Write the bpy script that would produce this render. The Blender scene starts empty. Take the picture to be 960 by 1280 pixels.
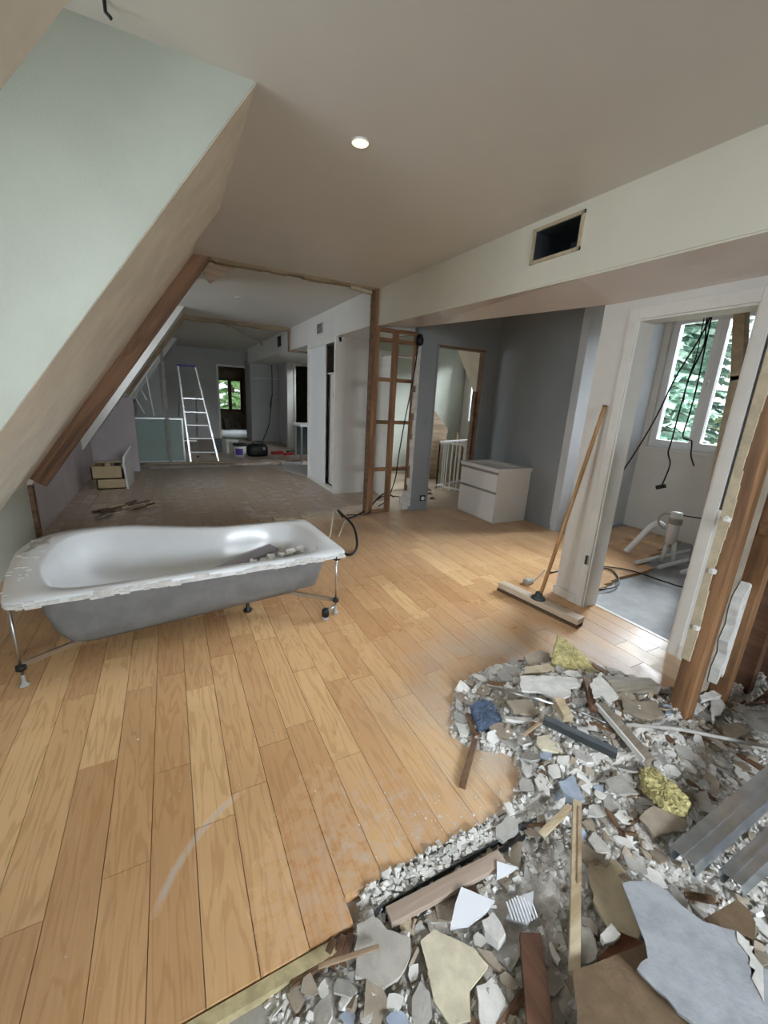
import bpy, bmesh, math, random
import numpy as np
from mathutils import Vector, Matrix, Euler

random.seed(7)
rng = np.random.default_rng(7)
scene = bpy.context.scene
COL = scene.collection

# ------------------------------------------------------------------ camera
H = 1.45
F_PX = 512.0
cam_data = bpy.data.cameras.new('camera')
cam = bpy.data.objects.new('camera', cam_data)
COL.objects.link(cam)
RC = Matrix(((0.890, -0.453, 0.051), (0.076, 0.259, 0.963), (-0.449, -0.853, 0.265)))  # world -> camera
RC = RC.transposed().to_quaternion().to_matrix()
cam.matrix_world = Matrix.Translation((0, 0, H)) @ RC.to_4x4()
cam_data.sensor_fit = 'HORIZONTAL'
cam_data.sensor_width = 36.0
cam_data.lens = 36.0 * F_PX / 960.0
cam_data.clip_start = 0.02
cam_data.clip_end = 200
scene.camera = cam

# ------------------------------------------------------------------ world, light, exposure
world = bpy.data.worlds.new('overcast_sky')
scene.world = world
world.use_nodes = True
bg = world.node_tree.nodes['Background']
bg.inputs[0].default_value = (0.83, 0.92, 1.0, 1)
bg.inputs[1].default_value = 1.7
scene.view_settings.view_transform = 'Standard'
scene.view_settings.look = 'None'
scene.view_settings.gamma = 1.0
scene.view_settings.use_curve_mapping = False
scene.view_settings.exposure = -0.05
scene.cycles.max_bounces = 10
scene.cycles.diffuse_bounces = 6
scene.cycles.sample_clamp_indirect = 6.0


def area_light(name, loc, target, sx, sy, power, color=(0.86, 0.94, 1.0), spread=180):
    d = bpy.data.lights.new(name, 'AREA')
    d.shape = 'RECTANGLE'
    d.size = sx
    d.size_y = sy
    d.energy = power
    d.color = color
    d.spread = math.radians(spread)
    o = bpy.data.objects.new(name, d)
    COL.objects.link(o)
    o.location = loc
    v = Vector(target) - Vector(loc)
    o.rotation_euler = v.to_track_quat('-Z', 'Z').to_euler()
    return o


# daylight falling through the windows of the place (each lamp hangs outside its window)
area_light('window_dormer_offscreen', (-1.75, 1.49, 1.9), (0.3, 1.6, 1.0), 1.15, 1.3, 54, spread=150)
area_light('window_behind_offscreen', (1.0, -3.1, 2.1), (1.1, 1.0, 0.0), 1.9, 1.3, 150, spread=105)
area_light('window_bath_offscreen', (8.6, 3.0, 5.0), (4.2, 2.2, 0.5), 5.5, 3.0, 5200)
area_light('window_stair_offscreen', (7.2, 6.5, 3.3), (4.4, 6.2, 0.6), 1.6, 1.2, 900)
area_light('window_middle_offscreen', (-1.75, 6.6, 1.9), (0.6, 6.5, 0.4), 1.6, 1.2, 70)
area_light('window_far_offscreen', (2.25, 20.6, 3.5), (2.1, 16.5, 0.2), 1.8, 1.2, 500)

# ------------------------------------------------------------------ materials


def lin(c):
    return tuple(((v / 255) / 12.92 if v / 255 <= 0.04045 else ((v / 255 + 0.055) / 1.055) ** 2.4) for v in c)


def new_mat(name):
    m = bpy.data.materials.new(name)
    m.use_nodes = True
    nt = m.node_tree
    return m, nt, nt.nodes['Principled BSDF']


def nd(nt, typ, **kw):
    n = nt.nodes.new(typ)
    for k, v in kw.items():
        setattr(n, k, v)
    return n


def noise(nt, vec, scale, detail=4, rough=0.55, dist=0.0):
    n = nd(nt, 'ShaderNodeTexNoise')
    n.inputs['Scale'].default_value = scale
    n.inputs['Detail'].default_value = detail
    n.inputs['Roughness'].default_value = rough
    n.inputs['Distortion'].default_value = dist
    if vec is not None:
        nt.links.new(vec, n.inputs['Vector'])
    return n.outputs['Fac']


def mix(nt, fac, a, b, typ='MIX'):
    n = nd(nt, 'ShaderNodeMix', data_type='RGBA', blend_type=typ)
    for i, v in ((0, fac), (6, a), (7, b)):
        if isinstance(v, (int, float)):
            n.inputs[i].default_value = v
        elif isinstance(v, tuple):
            n.inputs[i].default_value = (*v, 1) if len(v) == 3 else v
        else:
            nt.links.new(v, n.inputs[i])
    return n.outputs[2]


def math_n(nt, op, a, b=0.0, clamp=False):
    n = nd(nt, 'ShaderNodeMath', operation=op, use_clamp=clamp)
    for i, v in ((0, a), (1, b)):
        if isinstance(v, (int, float)):
            n.inputs[i].default_value = v
        else:
            nt.links.new(v, n.inputs[i])
    return n.outputs[0]


def smooth(nt, v, lo, hi, a=0.0, b=1.0):
    n = nd(nt, 'ShaderNodeMapRange', interpolation_type='SMOOTHSTEP')
    nt.links.new(v, n.inputs['Value'])
    n.inputs['From Min'].default_value = lo
    n.inputs['From Max'].default_value = hi
    n.inputs['To Min'].default_value = a
    n.inputs['To Max'].default_value = b
    return n.outputs['Result']


def bump(nt, bsdf, height, strength, dist=0.01):
    b = nd(nt, 'ShaderNodeBump')
    b.inputs['Strength'].default_value = strength
    b.inputs['Distance'].default_value = dist
    nt.links.new(height, b.inputs['Height'])
    nt.links.new(b.outputs[0], bsdf.inputs['Normal'])


def world_pos(nt):
    return nd(nt, 'ShaderNodeNewGeometry').outputs['Position']


def paint(name, c, rough=0.55, var=0.06, scale=2.5, bumps=0.08, bscale=60, c2=None, metal=0.0, spec=0.4):
    """painted / plastered surface: a base colour with soft mottling and a fine relief"""
    m, nt, b = new_mat(name)
    p = world_pos(nt)
    f = noise(nt, p, scale, 5, 0.6)
    base = lin(c)
    dark = lin(c2) if c2 else tuple(v * (1 - 2.2 * var) for v in base)
    col = mix(nt, smooth(nt, f, 0.35, 0.68), dark, base)
    nt.links.new(col, b.inputs['Base Color'])
    b.inputs['Roughness'].default_value = rough
    b.inputs['Metallic'].default_value = metal
    b.inputs['Specular IOR Level'].default_value = spec
    if bumps:
        bump(nt, b, noise(nt, p, bscale, 3), bumps, 0.004)
    return m


def wood(name, c1, c2, axis='Z', rough=0.6, scale=1.0, turn=0.0):
    """raw timber: stretched noise along the grain axis"""
    m, nt, b = new_mat(name)
    tc = nd(nt, 'ShaderNodeTexCoord').outputs['Object']
    oi = nd(nt, 'ShaderNodeObjectInfo').outputs['Random']
    if turn:
        vr = nd(nt, 'ShaderNodeVectorRotate', rotation_type='Y_AXIS')
        nt.links.new(tc, vr.inputs['Vector'])
        vr.inputs['Angle'].default_value = turn
        tc = vr.outputs[0]
    mp = nd(nt, 'ShaderNodeMapping')
    s = {'X': (1.2, 18, 18), 'Y': (18, 1.2, 18), 'Z': (18, 18, 1.2)}[axis]
    mp.inputs['Scale'].default_value = tuple(v * scale for v in s)
    nt.links.new(tc, mp.inputs['Vector'])
    cmb = nd(nt, 'ShaderNodeCombineXYZ')
    nt.links.new(math_n(nt, 'MULTIPLY', oi, 37.0), cmb.inputs[0])
    nt.links.new(math_n(nt, 'MULTIPLY', oi, 91.0), cmb.inputs[2])
    nt.links.new(cmb.outputs[0], mp.inputs['Location'])
    f = noise(nt, mp.outputs[0], 1.0, 6, 0.65, 0.6)
    f2 = noise(nt, mp.outputs[0], 4.0, 3, 0.6)
    col = mix(nt, smooth(nt, f, 0.33, 0.66), lin(c2), lin(c1))
    col = mix(nt, smooth(nt, f2, 0.35, 0.75, 0.0, 0.35), col, lin(c2))
    nt.links.new(col, b.inputs['Base Color'])
    b.inputs['Roughness'].default_value = rough
    bump(nt, b, f2, 0.25, 0.004)
    return m


def parquet(name, tint_lo, tint_hi, dust_all=None):
    """one varnished oak board: grain along Y, a tone of its own, building dust on top"""
    m, nt, b = new_mat(name)
    p = world_pos(nt)
    sep = nd(nt, 'ShaderNodeSeparateXYZ')
    nt.links.new(p, sep.inputs[0])
    X, Y = sep.outputs[0], sep.outputs[1]
    rnd = nd(nt, 'ShaderNodeAttribute', attribute_name='tone').outputs['Fac'] if dust_all else nd(nt, 'ShaderNodeObjectInfo').outputs['Random']
    cmb = nd(nt, 'ShaderNodeCombineXYZ')
    nt.links.new(math_n(nt, 'MULTIPLY', rnd, 53.0), cmb.inputs[0])
    nt.links.new(math_n(nt, 'MULTIPLY', rnd, 171.0), cmb.inputs[1])
    add = nd(nt, 'ShaderNodeVectorMath', operation='ADD')
    nt.links.new(p, add.inputs[0])
    nt.links.new(cmb.outputs[0], add.inputs[1])
    mp = nd(nt, 'ShaderNodeMapping')
    mp.inputs['Scale'].default_value = (9.0, 0.9, 1.0)
    nt.links.new(add.outputs[0], mp.inputs['Vector'])
    g = noise(nt, mp.outputs[0], 1.6, 3, 0.5, 0.4)
    ring = math_n(nt, 'SINE', math_n(nt, 'MULTIPLY', g, 46.0))
    mp2 = nd(nt, 'ShaderNodeMapping')
    mp2.inputs['Scale'].default_value = (160.0, 5.0, 1.0)
    nt.links.new(add.outputs[0], mp2.inputs['Vector'])
    fib = noise(nt, mp2.outputs[0], 1.0, 3, 0.6)
    base = mix(nt, rnd, lin(tint_lo), lin(tint_hi))
    r2 = math_n(nt, 'FRACT', math_n(nt, 'MULTIPLY', rnd, 7.31))
    base = mix(nt, math_n(nt, 'MULTIPLY', r2, 0.6), base, lin((184, 138, 98)))
    base = mix(nt, smooth(nt, ring, 0.2, 1.0, 0.0, 0.30), base, lin((166, 116, 70)))
    base = mix(nt, smooth(nt, fib, 0.45, 0.8, 0.0, 0.22), base, lin((236, 204, 156)))
    big = noise(nt, p, 1.1, 3, 0.6)
    base = mix(nt, smooth(nt, big, 0.4, 0.75, 0.0, 0.25), base, lin((140, 96, 62)))
    # plaster dust: behind the old partition line, round the rubble, in scuffs
    n1 = noise(nt, p, 3.2, 6, 0.7)
    n2 = noise(nt, p, 22.0, 4, 0.7)
    mp3 = nd(nt, 'ShaderNodeMapping')
    mp3.inputs['Scale'].default_value = (5.0, 6.0, 1.0)
    nt.links.new(p, mp3.inputs['Vector'])
    streak = noise(nt, mp3.outputs[0], 1.3, 5, 0.7)
    patch = math_n(nt, 'MULTIPLY', smooth(nt, streak, 0.44, 0.57, 0.22, 1.0), smooth(nt, rnd, 0.0, 1.0, 0.35, 1.0))
    back = math_n(nt, 'MULTIPLY', smooth(nt, Y, 4.5, 4.95), math_n(nt, 'MAXIMUM', patch, smooth(nt, n2, 0.5, 0.72, 0.12, 0.6)))
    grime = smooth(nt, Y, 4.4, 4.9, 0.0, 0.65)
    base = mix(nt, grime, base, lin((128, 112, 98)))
    hall = math_n(nt, 'MULTIPLY', smooth(nt, Y, 2.4, 4.6, 0.0, 0.42), smooth(nt, n1, 0.15, 0.85))
    d = nd(nt, 'ShaderNodeVectorMath', operation='DISTANCE')
    nt.links.new(p, d.inputs[0])
    d.inputs[1].default_value = (1.75, 0.95, 0.0)
    near = math_n(nt, 'MULTIPLY', smooth(nt, d.outputs['Value'], 1.35, 0.5, 0.0, 0.75), smooth(nt, n1, 0.3, 0.7))
    d2 = nd(nt, 'ShaderNodeVectorMath', operation='DISTANCE')
    nt.links.new(p, d2.inputs[0])
    d2.inputs[1].default_value = (0.55, 0.85, 0.0)
    near2 = math_n(nt, 'MULTIPLY', smooth(nt, d2.outputs['Value'], 0.5, 0.05, 0.0, 0.7), smooth(nt, n2, 0.4, 0.75))
    specks = smooth(nt, n2, 0.66, 0.80, 0.0, 0.35)
    dust = math_n(nt, 'MAXIMUM', math_n(nt, 'MAXIMUM', back, hall), math_n(nt, 'MAXIMUM', math_n(nt, 'MAXIMUM', near, near2), specks))
    # the long curved chalk scrape
    d3 = nd(nt, 'ShaderNodeVectorMath', operation='DISTANCE')
    nt.links.new(p, d3.inputs[0])
    d3.inputs[1].default_value = (0.339, 0.811, 0.0)
    arc = math_n(nt, 'ABSOLUTE', math_n(nt, 'SUBTRACT', d3.outputs['Value'], 0.517))
    am = smooth(nt, arc, 0.016, 0.002)
    am = math_n(nt, 'MULTIPLY', am, smooth(nt, Y, 0.98, 1.06))
    am = math_n(nt, 'MULTIPLY', am, smooth(nt, Y, 1.32, 1.24))
    am = math_n(nt, 'MULTIPLY', am, smooth(nt, X, 0.16, 0.08))
    am = math_n(nt, 'MULTIPLY', am, smooth(nt, n2, 0.25, 0.6, 0.25, 0.8))
    dust = math_n(nt, 'MAXIMUM', dust, am)
    col = mix(nt, dust, base, lin((196, 189, 180)))
    nt.links.new(col, b.inputs['Base Color'])
    nt.links.new(math_n(nt, 'ADD', math_n(nt, 'MULTIPLY', dust, 0.4), 0.27), b.inputs['Roughness'])
    bump(nt, b, fib, 0.06, 0.002)
    return m


M = {}
M['ceiling'] = paint('ceiling_paint', (214, 210, 202), 0.45, 0.02, 1.2, 0.03, 90)
M['mint'] = paint('mint_wallpaper', (186, 190, 178), 0.7, 0.03, 3.0, 0.12, 140)
M['slope'] = paint('slope_plaster', (236, 226, 208), 0.75, 0.06, 4.0, 0.15, 40)
M['slope_white'] = paint('slope_white', (212, 214, 214), 0.6, 0.04, 3.0, 0.1, 40)
M['beam'] = paint('beam_paint', (222, 220, 206), 0.4, 0.02, 2.0, 0.03, 60)
M['soffit'] = paint('soffit_gloss', (214, 206, 200), 0.22, 0.03, 2.0, 0.02, 30)
M['white'] = paint('white_wall', (222, 220, 215), 0.5, 0.03, 2.5, 0.05, 60)
M['whitegloss'] = paint('white_gloss', (232, 233, 234), 0.25, 0.01, 3.0, 0.0)
M['trim'] = paint('trim_white', (226, 224, 218), 0.35, 0.03, 5.0, 0.04, 50)
M['grey'] = paint('grey_wall', (142, 148, 153), 0.5, 0.03, 2.0, 0.05, 70)
M['lightblue'] = paint('light_blue_wall', (208, 213, 218), 0.6, 0.05, 2.5, 0.06, 50)
M['pink'] = paint('pale_mauve_wall', (196, 188, 192), 0.6, 0.05, 3.0, 0.06, 50)
M['farwall'] = paint('far_wall', (186, 188, 186), 0.6, 0.05, 1.5, 0.06, 40)
M['screed'] = paint('screed', (158, 160, 162), 0.85, 0.14, 7.0, 0.5, 55)
M['dustscreed'] = paint('dusty_screed', (178, 174, 168), 0.9, 0.12, 9.0, 0.6, 70)
M['bluefloor'] = paint('blue_grey_screed', (164, 167, 170), 0.55, 0.13, 6.0, 0.2, 40)
M['brownwall'] = paint('raw_brown_wall', (164, 144, 116), 0.85, 0.15, 4.0, 0.3, 30)
M['olive'] = paint('dim_board_wall', (140, 134, 116), 0.8, 0.12, 3.0, 0.2, 30)
M['timber'] = wood('raw_timber', (156, 116, 80), (98, 68, 44), 'Z')
M['timber_x'] = wood('raw_timber_x', (156, 116, 80), (98, 68, 44), 'X')
M['rafter'] = wood('rafter_timber', (170, 118, 76), (104, 66, 42), 'X', 0.6, 0.8)
M['palewood'] = wood('pale_wood', (200, 186, 158), (162, 142, 112), 'X')
M['palewood_y'] = wood('pale_wood_y', (206, 188, 150), (164, 140, 104), 'Y')
M['greywood'] = wood('grey_wood', (150, 140, 126), (104, 94, 82), 'X')
M['brownwood'] = wood('brown_wood', (112, 80, 60), (74, 50, 38), 'Y', 0.5)
M['stick'] = wood('stick_wood', (128, 100, 74), (86, 62, 44), 'X')
M['broomwood'] = wood('broom_wood', (200, 160, 112), (160, 118, 76), 'Z', 0.45)
M['broomblock'] = wood('broom_block_wood', (206, 192, 172), (176, 156, 132), 'Y', 0.5)
M['ply'] = wood('plywood', (184, 164, 138), (146, 122, 98), 'X')
M['plank'] = parquet('oak_parquet', (232, 194, 144), (206, 162, 116))
M['plank_far'] = parquet('oak_parquet_far', (232, 194, 144), (206, 162, 116), True)
M['tub'] = paint('acrylic_white', (226, 230, 234), 0.22, 0.02, 4.0, 0.0)
M['tubhull'] = paint('fibreglass_hull', (128, 130, 132), 0.75, 0.08, 9.0, 0.5, 45)
M['plastercrust'] = paint('plaster_crust', (222, 222, 220), 0.9, 0.1, 30.0, 0.6, 120)
M['metal'] = paint('galvanised_steel', (198, 204, 210), 0.24, 0.10, 14.0, 0.05, 40, metal=0.85)
M['alu'] = paint('aluminium', (196, 198, 200), 0.32, 0.04, 8.0, 0.0, metal=1.0)
M['darkmetal'] = paint('dark_metal', (84, 90, 94), 0.45, 0.1, 10.0, 0.05, 40, metal=0.6)
M['black'] = paint('black_plastic', (24, 24, 26), 0.45, 0.05, 8.0, 0.0)
M['bristle'] = paint('bristle', (104, 80, 62), 0.9, 0.25, 120.0, 0.6, 200)
M['wool'] = paint('mineral_wool', (204, 194, 138), 0.95, 0.2, 40.0, 1.0, 110)
M['cloth'] = paint('blue_cloth', (92, 108, 132), 0.95, 0.15, 40.0, 0.8, 260)
M['card'] = paint('cardboard_tan', (196, 176, 142), 0.8, 0.05, 8.0, 0.1, 60)
M['purple'] = paint('purple_label', (92, 72, 168), 0.5, 0.05, 8.0, 0.0)
M['red'] = paint('red_tool', (160, 48, 44), 0.4, 0.08, 8.0, 0.0)
M['mauve'] = paint('mauve_plank', (150, 146, 156), 0.5, 0.05, 8.0, 0.05, 60)
M['cream_cable'] = paint('cream_cable', (214, 206, 184), 0.5, 0.03, 8.0, 0.0)
M['yellow'] = paint('yellow_batten', (194, 180, 140), 0.85, 0.14, 22.0, 0.4, 80)
for k, c in dict(white=(222, 220, 216), greyb=(176, 173, 168), greyb2=(190, 186, 178), taupe=(160, 148, 132), beige=(196, 182, 156),
                 cream=(228, 219, 194), bluep=(168, 180, 198), gplaster=(170, 174, 180), brown=(122, 102, 80), redw=(116, 74, 54)).items():
    M['s_' + k] = paint('debris_' + k, c, 0.9, 0.10, 16.0, 0.45, 90)
M['s_tile'] = paint('glazed_tile', (232, 235, 242), 0.15, 0.01, 3.0, 0.0)
M['s_ridge'] = paint('tile_back', (198, 200, 206), 0.8, 0.06, 10.0, 0.2, 60)
M['s_brownw'] = M['brownwood']


def glass_mat(name, tint=(1, 1, 1), refl=0.12, frost=0.0, fcol=(0.8, 0.9, 0.9)):
    m, nt, b = new_mat(name)
    out = nt.nodes['Material Output']
    tr = nd(nt, 'ShaderNodeBsdfTransparent')
    tr.inputs[0].default_value = (*tint, 1)
    gl = nd(nt, 'ShaderNodeBsdfGlossy')
    gl.inputs['Roughness'].default_value = 0.03
    fr = nd(nt, 'ShaderNodeFresnel')
    fr.inputs[0].default_value = 1.45
    mx = nd(nt, 'ShaderNodeMixShader')
    nt.links.new(fr.outputs[0], mx.inputs[0])
    nt.links.new(tr.outputs[0], mx.inputs[1])
    nt.links.new(gl.outputs[0], mx.inputs[2])
    last = mx
    if frost:
        df = nd(nt, 'ShaderNodeBsdfDiffuse')
        df.inputs[0].default_value = (*fcol, 1)
        m2 = nd(nt, 'ShaderNodeMixShader')
        m2.inputs[0].default_value = frost
        nt.links.new(mx.outputs[0], m2.inputs[1])
        nt.links.new(df.outputs[0], m2.inputs[2])
        last = m2
    nt.links.new(last.outputs[0], out.inputs['Surface'])
    return m


M['glass'] = glass_mat('window_glass')
M['frosted'] = glass_mat('greenish_glass', (0.82, 0.95, 0.92), frost=0.45, fcol=(0.62, 0.74, 0.72))
M['film'] = glass_mat('plastic_film', (0.95, 0.97, 0.97), frost=0.25, fcol=(0.75, 0.78, 0.78))


def emit_mat(name, col, strength):
    m, nt, b = new_mat(name)
    b.inputs['Base Color'].default_value = (*col, 1)
    b.inputs['Emission Color'].default_value = (*col, 1)
    b.inputs['Emission Strength'].default_value = strength
    return m


M['bulb'] = emit_mat('halogen_bulb', (1.0, 0.78, 0.42), 2.4)


def leaf_mat(name, c1, c2):
    m, nt, b = new_mat(name)
    f = noise(nt, world_pos(nt), 1.6, 4, 0.6)
    nt.links.new(mix(nt, smooth(nt, f, 0.35, 0.65), lin(c1), lin(c2)), b.inputs['Base Color'])
    b.inputs['Roughness'].default_value = 0.6
    tl_ = nd(nt, 'ShaderNodeBsdfTranslucent')
    nt.links.new(b.inputs['Base Color'].links[0].from_socket, tl_.inputs[0])
    ms_ = nd(nt, 'ShaderNodeMixShader')
    ms_.inputs[0].default_value = 0.4
    nt.links.new(b.outputs[0], ms_.inputs[1])
    nt.links.new(tl_.outputs[0], ms_.inputs[2])
    nt.links.new(ms_.outputs[0], nt.nodes['Material Output'].inputs['Surface'])
    return m


M['leaf1'] = leaf_mat('conifer_blue_green', (128, 168, 148), (184, 206, 190))
M['leaf2'] = leaf_mat('conifer_yellow_green', (150, 170, 118), (196, 206, 158))
M['leaf3'] = leaf_mat('broadleaf_green', (130, 180, 110), (190, 220, 160))
M['bark'] = paint('bark', (120, 100, 84), 0.9, 0.2, 12.0, 0.5, 30)
M['soil'] = paint('garden_ground', (100, 120, 80), 0.9, 0.2, 0.6, 0.0)

# ------------------------------------------------------------------ mesh helpers


def wloc(o):
    v = Vector((0, 0, 0))
    while o is not None:
        v += o.location
        o = o.parent
    return v


class MB:
    """collects shapes given in world coordinates; build() links them as ONE mesh object"""

    def __init__(self):
        self.v = []
        self.f = []

    def add(self, verts, faces):
        n = len(self.v)
        self.v += [tuple(p) for p in verts]
        self.f += [tuple(i + n for i in q) for q in faces]
        return self

    def box(self, x0, x1, y0, y1, z0, z1):
        return self.add([(x0, y0, z0), (x1, y0, z0), (x1, y1, z0), (x0, y1, z0), (x0, y0, z1), (x1, y0, z1), (x1, y1, z1), (x0, y1, z1)],
                        [(3, 2, 1, 0), (4, 5, 6, 7), (0, 1, 5, 4), (1, 2, 6, 5), (2, 3, 7, 6), (3, 0, 4, 7)])

    def hexa(self, pts):
        """eight corners: bottom loop then top loop"""
        return self.add(pts, [(3, 2, 1, 0), (4, 5, 6, 7), (0, 1, 5, 4), (1, 2, 6, 5), (2, 3, 7, 6), (3, 0, 4, 7)])

    def bar(self, a, b, w, h, up=(0, 0, 1), w2=None, h2=None):
        """rectangular bar from a to b, w sideways, h along up"""
        a, b, up = Vector(a), Vector(b), Vector(up)
        d = (b - a).normalized()
        s = d.cross(up)
        if s.length < 1e-5:
            s = d.cross(Vector((1, 0, 0)))
        s.normalize()
        u = s.cross(d).normalized()
        pts = []
        for p, ww, hh in ((a, w, h), (b, w2 or w, h2 or h)):
            for i, j in ((-1, -1), (1, -1), (1, 1), (-1, 1)):
                pts.append(p + s * (ww / 2 * i) + u * (hh / 2 * j))
        return self.hexa(pts)

    def tube(self, path, r, n=8, r2=None, caps=True):
        path = [Vector(p) for p in path]
        rings = []
        up = Vector((0.13, 0.31, 0.94)).normalized()
        for i, p in enumerate(path):
            d = (path[min(i + 1, len(path) - 1)] - path[max(i - 1, 0)]).normalized()
            s = d.cross(up)
            if s.length < 1e-4:
                s = d.cross(Vector((1, 0, 0)))
            s.normalize()
            u = s.cross(d)
            rr = r if r2 is None else r + (r2 - r) * i / (len(path) - 1)
            rings.append([p + s * (rr * math.cos(2 * math.pi * k / n)) + u * (rr * math.sin(2 * math.pi * k / n)) for k in range(n)])
        return self.rings(rings, caps)

    def rings(self, rings, caps=True, closed=True):
        n = len(rings[0])
        vs = [p for r in rings for p in r]
        fs = []
        for i in range(len(rings) - 1):
            for k in range(n if closed else n - 1):
                k2 = (k + 1) % n
                fs.append((i * n + k, i * n + k2, (i + 1) * n + k2, (i + 1) * n + k))
        if caps:
            fs.append(tuple(range(n - 1, -1, -1)))
            fs.append(tuple((len(rings) - 1) * n + k for k in range(n)))
        return self.add(vs, fs)

    def lathe(self, c, prof, n=20, caps=True):
        cx, cy, cz = c
        return self.rings([[(cx + r * math.cos(2 * math.pi * k / n), cy + r * math.sin(2 * math.pi * k / n), cz + z) for k in range(n)] for r, z in prof], caps)

    def prism(self, poly, d):
        """polygon (world points) swept by vector d"""
        n = len(poly)
        d = Vector(d)
        a = [Vector(p) for p in poly]
        return self.add(a + [p + d for p in a], [tuple(range(n - 1, -1, -1)), tuple(range(n, 2 * n))] + [(i, (i + 1) % n, (i + 1) % n + n, i + n) for i in range(n)])

    def build(self, name, mat, parent=None, smooth=False, bev=0.0, seg=2, origin=None):
        off = wloc(parent) if parent is not None else Vector((0, 0, 0))
        own = Vector((0, 0, 0))
        if parent is None:
            if origin is not None:
                own = Vector(origin)
            else:
                xs = np.array(self.v)
                own = Vector(((xs[:, 0].min() + xs[:, 0].max()) / 2, (xs[:, 1].min() + xs[:, 1].max()) / 2, xs[:, 2].min()))
        me = bpy.data.meshes.new(name)
        me.from_pydata([tuple(Vector(p) - off - own) for p in self.v], [], self.f)
        me.update()
        bm = bmesh.new()
        bm.from_mesh(me)
        bmesh.ops.recalc_face_normals(bm, faces=bm.faces)
        bm.to_mesh(me)
        bm.free()
        o = bpy.data.objects.new(name, me)
        COL.objects.link(o)
        o.location = own
        o.parent = parent
        me.materials.append(M[mat] if isinstance(mat, str) else mat)
        if smooth:
            me.polygons.foreach_set('use_smooth', [True] * len(me.polygons))
        if bev:
            md = o.modifiers.new('bevel', 'BEVEL')
            md.width = bev
            md.segments = seg
            md.limit_method = 'ANGLE'
        return o


def thing(name, label, cat, loc, group=None):
    o = bpy.data.objects.new(name, None)
    COL.objects.link(o)
    o.location = loc
    return tag(o, label, cat, group)


def tag(o, label, cat, group=None, kind=None):
    o['label'] = label
    o['category'] = cat
    if group:
        o['group'] = group
    if kind:
        o['kind'] = kind
    return o


def struct(o):
    o['kind'] = 'structure'
    return o


def spline(pts, n=8):
    """Catmull-Rom through the points"""
    P = [Vector(p) for p in pts]
    P = [P[0] * 2 - P[1]] + P + [P[-1] * 2 - P[-2]]
    out = []
    for i in range(1, len(P) - 2):
        for k in range(n):
            t = k / n
            a, b, c, d = P[i - 1], P[i], P[i + 1], P[i + 2]
            out.append(0.5 * ((2 * b) + (c - a) * t + (2 * a - 5 * b + 4 * c - d) * t * t + (3 * b - a - 3 * c + d) * t ** 3))
    out.append(P[-2])
    return out


def cable(name, label, pts, r, mat, cat='cable', n=6, group=None):
    return tag(MB().tube(spline(pts), r, n).build(name, mat, smooth=True), label, cat, group)

# =================================================================== SETTING
ZC = 2.66                      # ceiling height
KX = -1.2                      # knee wall


def slope_x(z, off=0.0):
    return 0.42 + off + (z - ZC) / 1.4


def slope_z(x, off=0.0):
    return ZC + 1.4 * (x - 0.42 - off)


# ---- floor: bare screed slab, with oak boards on it
floor = struct(MB().box(-1.3, 6.2, -2.7, 19.2, -0.25, -0.035).build('floor', 'dustscreed'))
planks = []
PW = 0.13


def lay(x0, x1, y0, y1, seed, into):
    r = random.Random(seed)
    y = y0 - r.uniform(0.0, 0.6)
    while y < y1:
        ln = r.choice((0.48, 0.62, 0.75, 0.9, 1.0))
        a, b = max(y, y0), min(y + ln, y1)
        if b - a > 0.05:
            into.append((x0, x1, a, b))
        y += ln


row = 0
x = KX
while x < 2.70 - 0.01:
    x1 = min(x + PW, 2.70)
    edge = 0.735 if x < 0.36 else 0.805
    lay(x, x1, edge, 8.62, row, planks)
    row += 1
    x += PW
x = 2.70
while x < 4.1 - 0.01:
    x1 = min(x + PW, 4.1)
    lay(x, x1, 2.06, 4.70, 100 + row, planks)
    row += 1
    x += PW
G = 0.0011


def px_size(p):
    c = Vector(((p[0] + p[1]) / 2, (p[2] + p[3]) / 2, 0)) - Vector((0, 0, H))
    vis = 0.3 if (c.y < 4 and c.x < -0.9 * c.y) else 1.0
    return vis * (p[3] - p[2]) / c.length ** 2


planks.sort(key=px_size, reverse=True)
unit = bpy.data.meshes.new('plank')
MBu = MB().box(-0.5, 0.5, -0.5, 0.5, -0.5, 0.5)
unit.from_pydata(MBu.v, [], MBu.f)
unit.materials.append(M['plank'])
fl = wloc(floor)
for p in planks[:300]:
    o = bpy.data.objects.new('plank', unit)
    COL.objects.link(o)
    o.parent = floor
    dz = random.uniform(-0.0006, 0.0006)
    o.location = Vector(((p[0] + p[1]) / 2, (p[2] + p[3]) / 2, -0.0175 + dz)) - fl
    o.scale = (p[1] - p[0] - 2 * G, p[3] - p[2] - 2 * G, 0.035)
rest = MB()
tones = []
for p in planks[300:]:
    rest.box(p[0] + G, p[1] - G, p[2] + G, p[3] - G, -0.035, random.uniform(-0.001, 0.0))
    tones += [random.random()] * 8


def toned(mb, tones, name, parent):
    o = mb.build(name, 'plank_far', parent)
    at = o.data.attributes.new('tone', 'FLOAT', 'POINT')
    at.data.foreach_set('value', tones)
    return o


if tones:
    o = toned(rest, tones, 'plank_field', floor)
    o['kind'] = 'stuff'

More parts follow.
